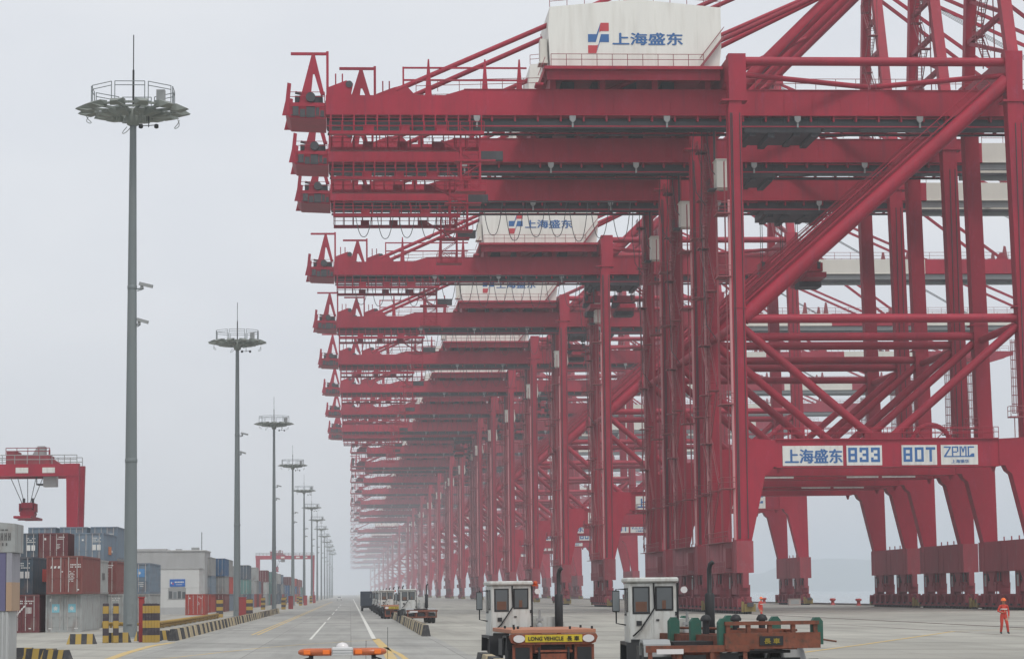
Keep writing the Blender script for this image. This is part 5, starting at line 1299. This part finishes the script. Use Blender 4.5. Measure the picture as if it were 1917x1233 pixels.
# skeletal trailer, rear towards the camera
tl = empty('skeletal_trailer')
b = MB()
for xx in (-0.55, 0.55): b.box(xx - 0.1, xx + 0.1, 0.1, 7.6, 0.95, 1.3)
b.box(-1.22, 1.22, 0.0, 0.28, 0.98, 1.36); b.box(-1.22, 1.22, 7.2, 7.5, 0.98, 1.34)
for yy in (1.6, 3.1, 4.6, 6.0): b.box(-1.18, 1.18, yy, yy + 0.2, 1.0, 1.28)
for s in (-1, 1): b.box(s * 1.14 - 0.07, s * 1.14 + 0.07, 0.28, 7.2, 1.05, 1.30)
b.box(-0.8, 0.8, 0.3, 0.45, 0.3, 0.75, 1); b.box(-0.95, 0.95, 0.1, 0.2, 0.40, 0.55)
b.build('frame', [RUSTY, BLACK], tl)
b = MB()
for xx, z1 in ((-1.12, 1.42), (-0.6, 1.5), (-0.05, 1.5), (0.55, 1.5), (1.12, 1.42)): b.box(xx - 0.05, xx + 0.05, 0.05, 0.15, 1.36, 1.55)
b.box(-1.2, 1.2, 0.02, 0.18, 1.55, 1.64)
b.box(-0.9, 0.9, 1.2, 1.3, 1.3, 1.42)
b.build('rear_rack', RUSTY, tl)
b = MB(); b.box(-0.35, 0.25, -0.03, -0.002, 1.06, 1.28); text_geo(b, '\u9577 \u8eca', -0.25, -0.03, 1.11, 0.14, 1, 1.3, depth=0.004, bold=0.006); b.build('sign_board', [BLACK, cmat('dull ochre letters', (0.26, 0.20, 0.03))], tl)
b = MB(); b.box(-0.62, 0.62, 0.5, 7.0, 0.86, 0.93); b.path([(-0.9, 0.35, 0.95), (-0.95, 1.5, 0.7), (-0.9, 4.0, 0.8), (-0.6, 7.0, 1.1)], 0.03, 6); b.box(-1.1, -0.7, 4.0, 5.2, 0.5, 0.9); b.tube((0.8, 3.6, 0.7), (0.8, 5.0, 0.7), 0.2, 10); b.box(0.9, 1.15, -0.02, 0.0, 0.6, 0.72); b.box(-1.15, -0.9, -0.02, 0.0, 0.6, 0.72); b.build('under_gear', BLACK, tl)
for (xx, yy) in ((-1.2, 0.2), (1.2, 0.2), (-1.2, 2.4), (-1.2, 4.2), (-1.2, 6.9), (-0.55, 7.35), (0.1, 7.35), (1.2, 6.9), (1.2, 3.2)):
    b = MB()
    b.prism([(xx - 0.14, 1.06), (xx + 0.14, 1.06), (xx + 0.14, 1.62), (xx + 0.06, 1.72), (xx - 0.06, 1.72), (xx - 0.14, 1.62)], yy - 0.08, yy + 0.08)
    b.build('corner_guide', GREEN, tl)
for xx in (-0.75, 0.05, 0.75):
    b = MB(); b.tube((xx, 2.9, 1.3), (xx, 2.9, 1.62), 0.09, 8); b.lathe((xx, 2.9, 1.62), [(0.14, 0), (0.15, 0.05), (0.1, 0.14), (0.02, 0.17)], 10); b.build('guide_roller', BLACK, tl)
b = MB(); b.tube((1.25, 0.4, 1.2), (1.75, 0.3, 1.12), 0.025, 6); b.tube((-1.2, 6.0, 1.44), (0.9, 0.8, 1.40), 0.035, 6); b.build('lashing_bar', RUSTY, tl)
for yy in (1.5, 2.75):
    for xx in (-1.02, -0.7, 0.7, 1.02): wheel_obj(tl, xx, yy, 0.48, 0.26, RUSTY)
for s in (-1, 1):
    for yy in (1.5, 2.75):
        b = MB(); pts = [(yy + 0.6 * math.cos(math.pi * q / 8), 0.5 + 0.56 * math.sin(math.pi * q / 8)) for q in range(9)]; pts2 = [(yy + 0.56 * math.cos(math.pi * q / 8), 0.5 + 0.52 * math.sin(math.pi * q / 8)) for q in range(8, -1, -1)]
        b.prism(pts + pts2, s * 0.87 - 0.32, s * 0.87 + 0.32, 'x'); b.build('mudguard', GREYB, tl)
pr = at(1447, 1180, 59.5)
tl.location = (pr.x, 59.5, 0); tl.rotation_euler = (0, 0, R(10))
tag(tl, 'rusty orange skeletal trailer with green corner guides', 'trailer')
# queue of tractors beyond the kerb
def q_tractor(src, u, d, lab, rz=0.0):
    c = copy_tree(src); c.location = (at(u, 1120, d).x, d, 0); c.rotation_euler = (0, 0, rz)
    return tag(c, lab, 'tractor unit', 'terminal tractors waiting on the apron')
q_tractor(tr2, 790, 198, 'tractor at the rear of the queue beyond the kerb line, orange back showing', R(4))
q_tractor(tr1, 744, 236, 'second tractor from the rear of the queue beyond the kerb line', R(3))
q_tractor(tr2, 727, 285, 'third tractor from the rear of the queue beyond the kerb line', R(2))
q_tractor(tr2, 714, 340, 'fourth tractor from the rear of the queue beyond the kerb line', R(2))
q_tractor(tr1, 737, 261, 'tractor tucked between the second and third in the queue', R(3))
q_tractor(tr2, 720, 312, 'tractor tucked between the third and fourth in the queue', R(2))
q_tractor(tr2, 709, 378, 'tractor tucked between the fourth and fifth in the queue', R(2))
q_tractor(tr1, 699, 480, 'hazy tractor tucked between the fifth and sixth in the queue', R(1))
q_tractor(tr1, 704, 420, 'fifth tractor from the rear of the queue, small and hazy', R(1))
q_tractor(tr2, 695, 540, 'sixth tractor from the rear of the queue, small and hazy', R(1))
q_tractor(tr1, 688, 680, 'foremost tractor of the queue, tiny in the haze', R(1))
# dark covered truck
b = MB(); vt = empty('box_truck', (at(691, 1120, 345).x, 345, 0))
tag(vt, 'dark blue grey box truck beside the far end of the kerb line', 'truck')
b.bbox(-1.2, 1.2, 0, 6.5, 0.7, 2.75, 0, 0.05); b.box(-1.15, 1.15, -0.03, 0.0, 0.75, 2.68, 0); b.box(-0.02, 0.02, -0.05, -0.03, 0.8, 2.6, 0); b.build('cargo_body', cmat('dark slate paint', (0.05, 0.065, 0.085)), vt)
b = MB(); b.bbox(-1.1, 1.1, 6.7, 8.4, 0.6, 2.3, 0, 0.1); b.build('cab', WHITE, vt)
b = MB(); b.box(-0.9, 0.9, 0.1, 8.0, 0.5, 0.7); b.box(-1.1, 1.1, -0.08, 0.1, 0.45, 0.6); b.build('chassis', BLACK, vt)
for xx in (-0.95, 0.95):
    for yy in (1.5, 7.3): wheel_obj(vt, xx, yy, 0.48, 0.3)
# oncoming car far away
def make_car(name, bodymat):
    t = empty(name)
    b = MB()
    prof = [(-2.2, 0.35), (2.15, 0.35), (2.2, 0.75), (1.9, 0.92), (1.0, 0.98), (0.35, 1.42), (-1.2, 1.5), (-1.95, 1.05), (-2.2, 0.9)]
    n = len(prof)
    rings = []
    for x, k in ((-0.86, 0.0), (-0.8, 1), (0.8, 1), (0.86, 0.0)):
        for (py, pz) in prof:
            tuck = 0.14 if pz > 1.2 else 0.0
            xx = x * (1 - tuck) if k else x * (1 - tuck)
            rings.append((xx, py * (0.985 if not k else 1), 0.35 + (pz - 0.35) * (0.97 if not k else 1)))
    fs = [(j * n + i, j * n + (i + 1) % n, (j + 1) * n + (i + 1) % n, (j + 1) * n + i) for j in range(3) for i in range(n)] + [tuple(range(n)), tuple(range(4 * n - 1, 3 * n - 1, -1))]
    b.add(rings, fs); b.build('body', bodymat, t)
    b = MB(); b.add([(-0.66, 0.95, 1.015), (0.66, 0.95, 1.015), (0.58, 0.40, 1.40), (-0.58, 0.40, 1.40)], [(0, 1, 2, 3)]); b.build('windscreen', GLASS, t)
    b = MB(); b.add([(-0.6, -1.30, 1.46), (0.6, -1.30, 1.46), (0.68, -1.92, 1.09), (-0.68, -1.92, 1.09)], [(0, 1, 2, 3)]); b.build('rear_window', GLASS, t)
    for s in (-1, 1):
        b = MB(); b.bbox(s * 0.62 - 0.16, s * 0.62 + 0.16, 2.12, 2.22, 0.66, 0.84, 0, 0.02); b.build('headlight', LENSW, t)
        b = MB(); b.bbox(s * 0.66 - 0.12, s * 0.66 + 0.12, -2.24, -2.14, 0.75, 0.98, 0, 0.02); b.build('tail_light', SRED, t)
        for yy in (-1.35, 1.35): wheel_obj(t, s * 0.78, yy, 0.32, 0.2)
    return t
car = make_car('parked_car', WHITE); car.location = (-4.3, 960, 0); car.rotation_euler = (0, 0, math.pi)
tag(car, 'tiny white car coming up the road far away in the haze', 'car')
# escort car just below the frame carrying the light bar
pc = at(641, 1219, 33.5)
ec = make_car('escort_car', WHITE); ec.location = (pc.x, 33.5 + 0.4, 0)
tag(ec, 'escort car at the bottom edge, only its orange light bar in view', 'car')
lb = MB(); yb_ = -0.4; zt = pc.z
b = MB(); b.bbox(-0.14, 0.14, yb_ - 0.1, yb_ + 0.1, zt - 0.045, zt + 0.06, 0, 0.01)
for q in (-0.02, 0.015): b.box(-0.142, 0.142, yb_ - 0.104, yb_ - 0.1, zt + q, zt + q + 0.012, 1)
bar = b.build('light_bar', [CHROME, GREYB], ec)
for s in (-1, 1):
    b = MB()
    prof = [(0.146, 0.055), (0.47, 0.055), (0.53, 0.045), (0.575, 0.02), (0.59, 0.0)]
    n = 10; vs = []
    for (x, r_) in [(0.146, 1.0), (0.44, 1.0), (0.52, 0.92), (0.57, 0.7), (0.595, 0.35)]:
        for i in range(n):
            a = 2 * math.pi * i / n; vs.append((s * x, yb_ + 0.11 * r_ * math.cos(a), zt + 0.055 * r_ * math.sin(a)))
    b.add(vs, [(j * n + i, j * n + (i + 1) % n, (j + 1) * n + (i + 1) % n, (j + 1) * n + i) for j in range(4) for i in range(n)] + [tuple(range(n)), tuple(range(4 * n, 5 * n))], 0, True)
    for (xa, xb) in ((0.17, 0.265), (0.43, 0.52)): b.bbox(min(s * xa, s * xb), max(s * xa, s * xb), yb_ - 0.116, yb_ - 0.05, zt - 0.03, zt + 0.03, 1, 0.006)
    b.build('beacon_lens', [LENSD, LENSO], bar)
    b = MB(); b.box(s * 0.42 - 0.03, s * 0.42 + 0.03, yb_ - 0.06, yb_ + 0.06, zt - 0.10, zt - 0.05); b.path([(s * 0.42, yb_ - 0.08, zt - 0.07), (s * 0.52, yb_ - 0.08, zt - 0.10), (s * 0.56, yb_ - 0.05, zt - 0.16)], 0.012, 6); b.build('mounting_foot', BLACK, bar)
b = MB(); b.lathe((0, yb_, zt + 0.058), [(0.085, 0), (0.08, 0.03), (0.05, 0.058), (0.01, 0.068)], 16); b.build('speaker_dome', LENSW, bar)
for dx, L in ((0.32, 0.34), (0.62, 0.52)):
    b = MB(); b.tube((dx, yb_ + 0.8, 1.42), (dx + 0.005, yb_ + 0.8, 1.42 + L), 0.0035, 5); b.build('whip_aerial', BLACK, ec)

# ------------------------------------------------------------------ quay bollards
bolm = paint('red bollard paint', (0.35, 0.04, 0.035), 0.6, 0.2)
for (u, d, lab) in ((1437, 431, 'red mooring bollard on the quay edge right of the crane leg'), (1565, 369, 'red mooring bollard on the quay edge, left of a pair between the legs'), (1615, 350, 'red mooring bollard on the quay edge, right of a pair between the legs')):
    b = MB(); b.lathe((0, 0, 0), [(0.42, 0), (0.42, 0.06), (0.27, 0.1), (0.25, 0.6), (0.46, 0.72), (0.46, 0.92), (0.3, 1.0)], 14)
    put(b, 'mooring_bollard', bolm, (QX - 1.4, d, 0), lab, 'bollard', 'mooring bollards on the quay edge')
b = MB(); b.bbox(-0.9, 0.9, -0.5, 0.5, 0, 0.95, 0, 0.04); b.box(-0.95, 0.95, -0.55, 0.55, 0.95, 1.02); b.box(-0.6, 0.6, -0.52, -0.5, 0.2, 0.8, 1)
put(b, 'switch_box', [cmat('pink grey concrete', (0.36, 0.30, 0.28)), GREYB], (at(1478, 1125, 372).x, 368, 0), 'squat pinkish concrete box in front of the distant crane foot', 'box')

# ------------------------------------------------------------------ people
def person(name, J, lab, group):
    """J: joints of the standing figure, metres, facing -Y unless posed; one skinned surface"""
    V, E, RA = [], [], []
    idx = {}
    def jt(n, p, r, parent=None):
        idx[n] = len(V); V.append(p); RA.append(r)
        if parent: E.append((idx[parent], idx[n]))
    jt('pelvis', J['pelvis'], (0.15, 0.12))
    jt('waist', J['waist'], (0.145, 0.11), 'pelvis'); jt('chest', J['chest'], (0.175, 0.125), 'waist'); jt('collar', J['collar'], (0.11, 0.09), 'chest')
    jt('neck', J['neck'], (0.055, 0.058), 'collar'); jt('jaw', J['jaw'], (0.07, 0.085), 'neck'); jt('head', J['head'], (0.082, 0.10), 'jaw'); jt('crown', J['crown'], (0.05, 0.06), 'head')
    for s in ('l', 'r'):
        jt('sh' + s, J['sh' + s], (0.075, 0.075), 'collar'); jt('el' + s, J['el' + s], (0.055, 0.055), 'sh' + s); jt('wr' + s, J['wr' + s], (0.04, 0.04), 'el' + s)
        w_ = Vector(J['wr' + s]); d = (w_ - Vector(J['el' + s])).normalized(); side = Vector((0, 1, 0)) if abs(d.y) < 0.9 else Vector((1, 0, 0))
        side = (side - d * side.dot(d)).normalized()
        jt('pa' + s, tuple(w_ + d * 0.07), (0.042, 0.022), 'wr' + s)
        for q, L in ((-1.5, 0.075), (-0.5, 0.09), (0.5, 0.085), (1.5, 0.065)):
            a = 'f%s%s' % (s, q); jt(a, tuple(w_ + d * 0.12 + side * q * 0.02), (0.010, 0.010), 'pa' + s); jt(a + 't', tuple(w_ + d * (0.12 + L) + side * q * 0.022 + Vector((0, -0.012, 0))), (0.008, 0.008), a)
        a = 't' + s; jt(a, tuple(w_ + d * 0.05 - side * 0.055), (0.012, 0.012), 'pa' + s); jt(a + 't', tuple(w_ + d * 0.11 - side * 0.07), (0.010, 0.010), a)
        jt('hi' + s, J['hi' + s], (0.105, 0.11), 'pelvis'); jt('kn' + s, J['kn' + s], (0.075, 0.08), 'hi' + s); jt('an' + s, J['an' + s], (0.06, 0.065), 'kn' + s)
        jt('he' + s, tuple(Vector(J['an' + s]) + Vector((0, 0, -0.05))), (0.05, 0.05), 'an' + s); jt('to' + s, J['to' + s], (0.045, 0.04), 'he' + s)
    me = bpy.data.meshes.new(name); me.from_pydata([tuple(v) for v in V], E, [])
    o = bpy.data.objects.new(name, me); col.objects.link(o)
    sk = o.modifiers.new('skin', 'SKIN'); sk.use_smooth_shade = True
    if not me.skin_vertices: raise RuntimeError('no skin layer')
    for i, sv in enumerate(me.skin_vertices[0].data): sv.radius = RA[i]; sv.use_root = (i == 0)
    sd = o.modifiers.new('subdivision', 'SUBSURF'); sd.levels = sd.render_levels = 2
    dg = bpy.context.evaluated_depsgraph_get()
    nm = bpy.data.meshes.new_from_object(o.evaluated_get(dg))
    nm.name = name
    bpy.data.objects.remove(o)
    for mt in (COVER, SKIN, SHOE): nm.materials.append(mt)
    hands = [Vector(J['wrl']), Vector(J['wrr'])]
    zn = J['neck'][2]
    for p in nm.polygons:
        c = p.center
        dist = min((c - h).length for h in hands)
        fw_ = any((c - Vector(J['el' + s])).length > (Vector(J['wr' + s]) - Vector(J['el' + s])).length + 0.0 and (c - Vector(J['wr' + s])).length < 0.26 and (c - Vector(J['pelvis'])).length > 0.22 and (c - Vector(J['wr' + s])).dot(Vector(J['wr' + s]) - Vector(J['el' + s])) > -0.002 for s in 'lr')
        p.material_index = 2 if c.z < 0.10 else 1 if (c.z > zn - 0.01 or fw_) else 0
        p.use_smooth = True
    po = bpy.data.objects.new(name, nm); col.objects.link(po)
    tag(po, lab, 'person', group)
    h = Vector(J['head'])
    b = MB(); b.lathe((h.x, h.y, h.z + 0.015), [(0.150, 0.0), (0.135, 0.02), (0.125, 0.07), (0.09, 0.13), (0.03, 0.155)], 18)
    b.prism([(h.x - 0.1, h.z + 0.012), (h.x + 0.1, h.z + 0.012), (h.x + 0.09, h.z + 0.03), (h.x - 0.09, h.z + 0.03)], h.y - 0.2, h.y - 0.1)
    b.build('hard_hat', HELM, po)
    b = MB(); f = Vector(J['jaw'])
    b.add([(f.x - 0.02, f.y - 0.085, f.z + 0.03), (f.x + 0.02, f.y - 0.085, f.z + 0.03), (f.x, f.y - 0.115, f.z + 0.035), (f.x, f.y - 0.09, f.z + 0.09)], [(0, 1, 2), (1, 3, 2), (3, 0, 2)])
    for s in (-1, 1):
        b.lathe((f.x + s * 0.035, f.y - 0.083, f.z + 0.085), [(0.004, -0.006), (0.012, -0.003), (0.012, 0.003), (0.004, 0.006)], 8, 1, 'y')
        b.lathe((f.x + s * 0.083, f.y + 0.005, f.z + 0.05), [(0.01, -0.02), (0.022, 0.0), (0.02, 0.02), (0.006, 0.035)], 8)
    b.box(f.x - 0.028, f.x + 0.028, f.y - 0.088, f.y - 0.078, f.z - 0.012, f.z - 0.002, 1)
    b.build('face', [SKIN, SHOE], po)
    b = MB(); w0 = Vector(J['waist']); b.lathe((w0.x, w0.y, w0.z), [(0.148, -0.025), (0.156, -0.02), (0.156, 0.02), (0.148, 0.025)], 16); b.build('belt', COVER, po)
    b = MB(); c0 = Vector(J['chest']); b.lathe((c0.x, c0.y + 0.005, c0.z - 0.02), [(0.186, -0.022), (0.19, 0.0), (0.186, 0.022)], 20, 0); b.v = [Vector((v.x, c0.y + (v.y - c0.y) * 0.78, v.z)) for v in b.v]
    b.build('reflective_strip', SIGNW, po)
    return po
J1 = dict(pelvis=(0, 0, 0.94), waist=(0.0, -0.01, 1.08), chest=(0.01, -0.02, 1.28), collar=(0.01, -0.01, 1.44), neck=(0.01, -0.02, 1.51), jaw=(0.01, -0.04, 1.58), head=(0.01, -0.03, 1.665), crown=(0.01, -0.02, 1.74),
          shl=(0.19, -0.01, 1.41), ell=(0.27, 0.03, 1.14), wrl=(0.25, -0.06, 0.90), shr=(-0.17, -0.01, 1.41), elr=(-0.30, 0.0, 1.16), wrr=(-0.17, -0.22, 1.10),
          hil=(0.10, 0.0, 0.86), knl=(0.15, -0.08, 0.48), anl=(0.22, 0.04, 0.10), tol=(0.24, -0.12, 0.035), hir=(-0.10, 0.0, 0.86), knr=(-0.12, -0.04, 0.47), anr=(-0.14, 0.10, 0.10), tor=(-0.14, -0.06, 0.035))
J2 = dict(pelvis=(0, 0, 0.94), waist=(0.0, 0.0, 1.08), chest=(0.0, -0.01, 1.28), collar=(0.0, -0.01, 1.44), neck=(0.0, -0.02, 1.51), jaw=(0.0, -0.04, 1.58), head=(0.0, -0.03, 1.665), crown=(0.0, -0.02, 1.74),
          shl=(0.19, 0.0, 1.41), ell=(0.25, 0.05, 1.13), wrl=(0.22, 0.0, 0.88), shr=(-0.19, 0.0, 1.41), elr=(-0.25, 0.06, 1.13), wrr=(-0.26, 0.0, 0.88),
          hil=(0.10, 0.0, 0.86), knl=(0.11, 0.05, 0.47), anl=(0.09, 0.22, 0.12), tol=(0.09, 0.08, 0.04), hir=(-0.10, 0.0, 0.86), knr=(-0.09, -0.12, 0.47), anr=(-0.06, -0.12, 0.10), tor=(-0.06, -0.30, 0.035))
pg = gnd(1880, 1186); w1 = person('person', J1, 'person in orange red coveralls and hard hat walking in open space at far right', 'dock workers in coveralls'); w1.location = (pg.x, pg.y, 0.02)
pg = gnd(1425, 1161); w2 = person('person', J2, 'person in orange red coveralls walking behind the green cornered trailer', 'dock workers in coveralls'); w2.location = (pg.x, pg.y, 0.02); w2.rotation_euler = (0, 0, R(50))

# ------------------------------------------------------------------ haze
HZ = MB(); HZ.box(-4100, 6100, -70, 9300, -10.5, 120)
hm = bpy.data.materials.new('air haze'); hm.use_nodes = True
ht = hm.node_tree
for n in list(ht.nodes): ht.nodes.remove(n)
ho = ht.nodes.new('ShaderNodeOutputMaterial'); pv = ht.nodes.new('ShaderNodeVolumePrincipled')
pv.inputs['Color'].default_value = (0.89, 0.94, 1.0, 1); pv.inputs['Density'].default_value = 0.00028; pv.inputs['Anisotropy'].default_value = 0.2
ht.links.new(pv.outputs[0], ho.inputs['Volume'])
tag(HZ.build('haze', hm), kind='stuff')
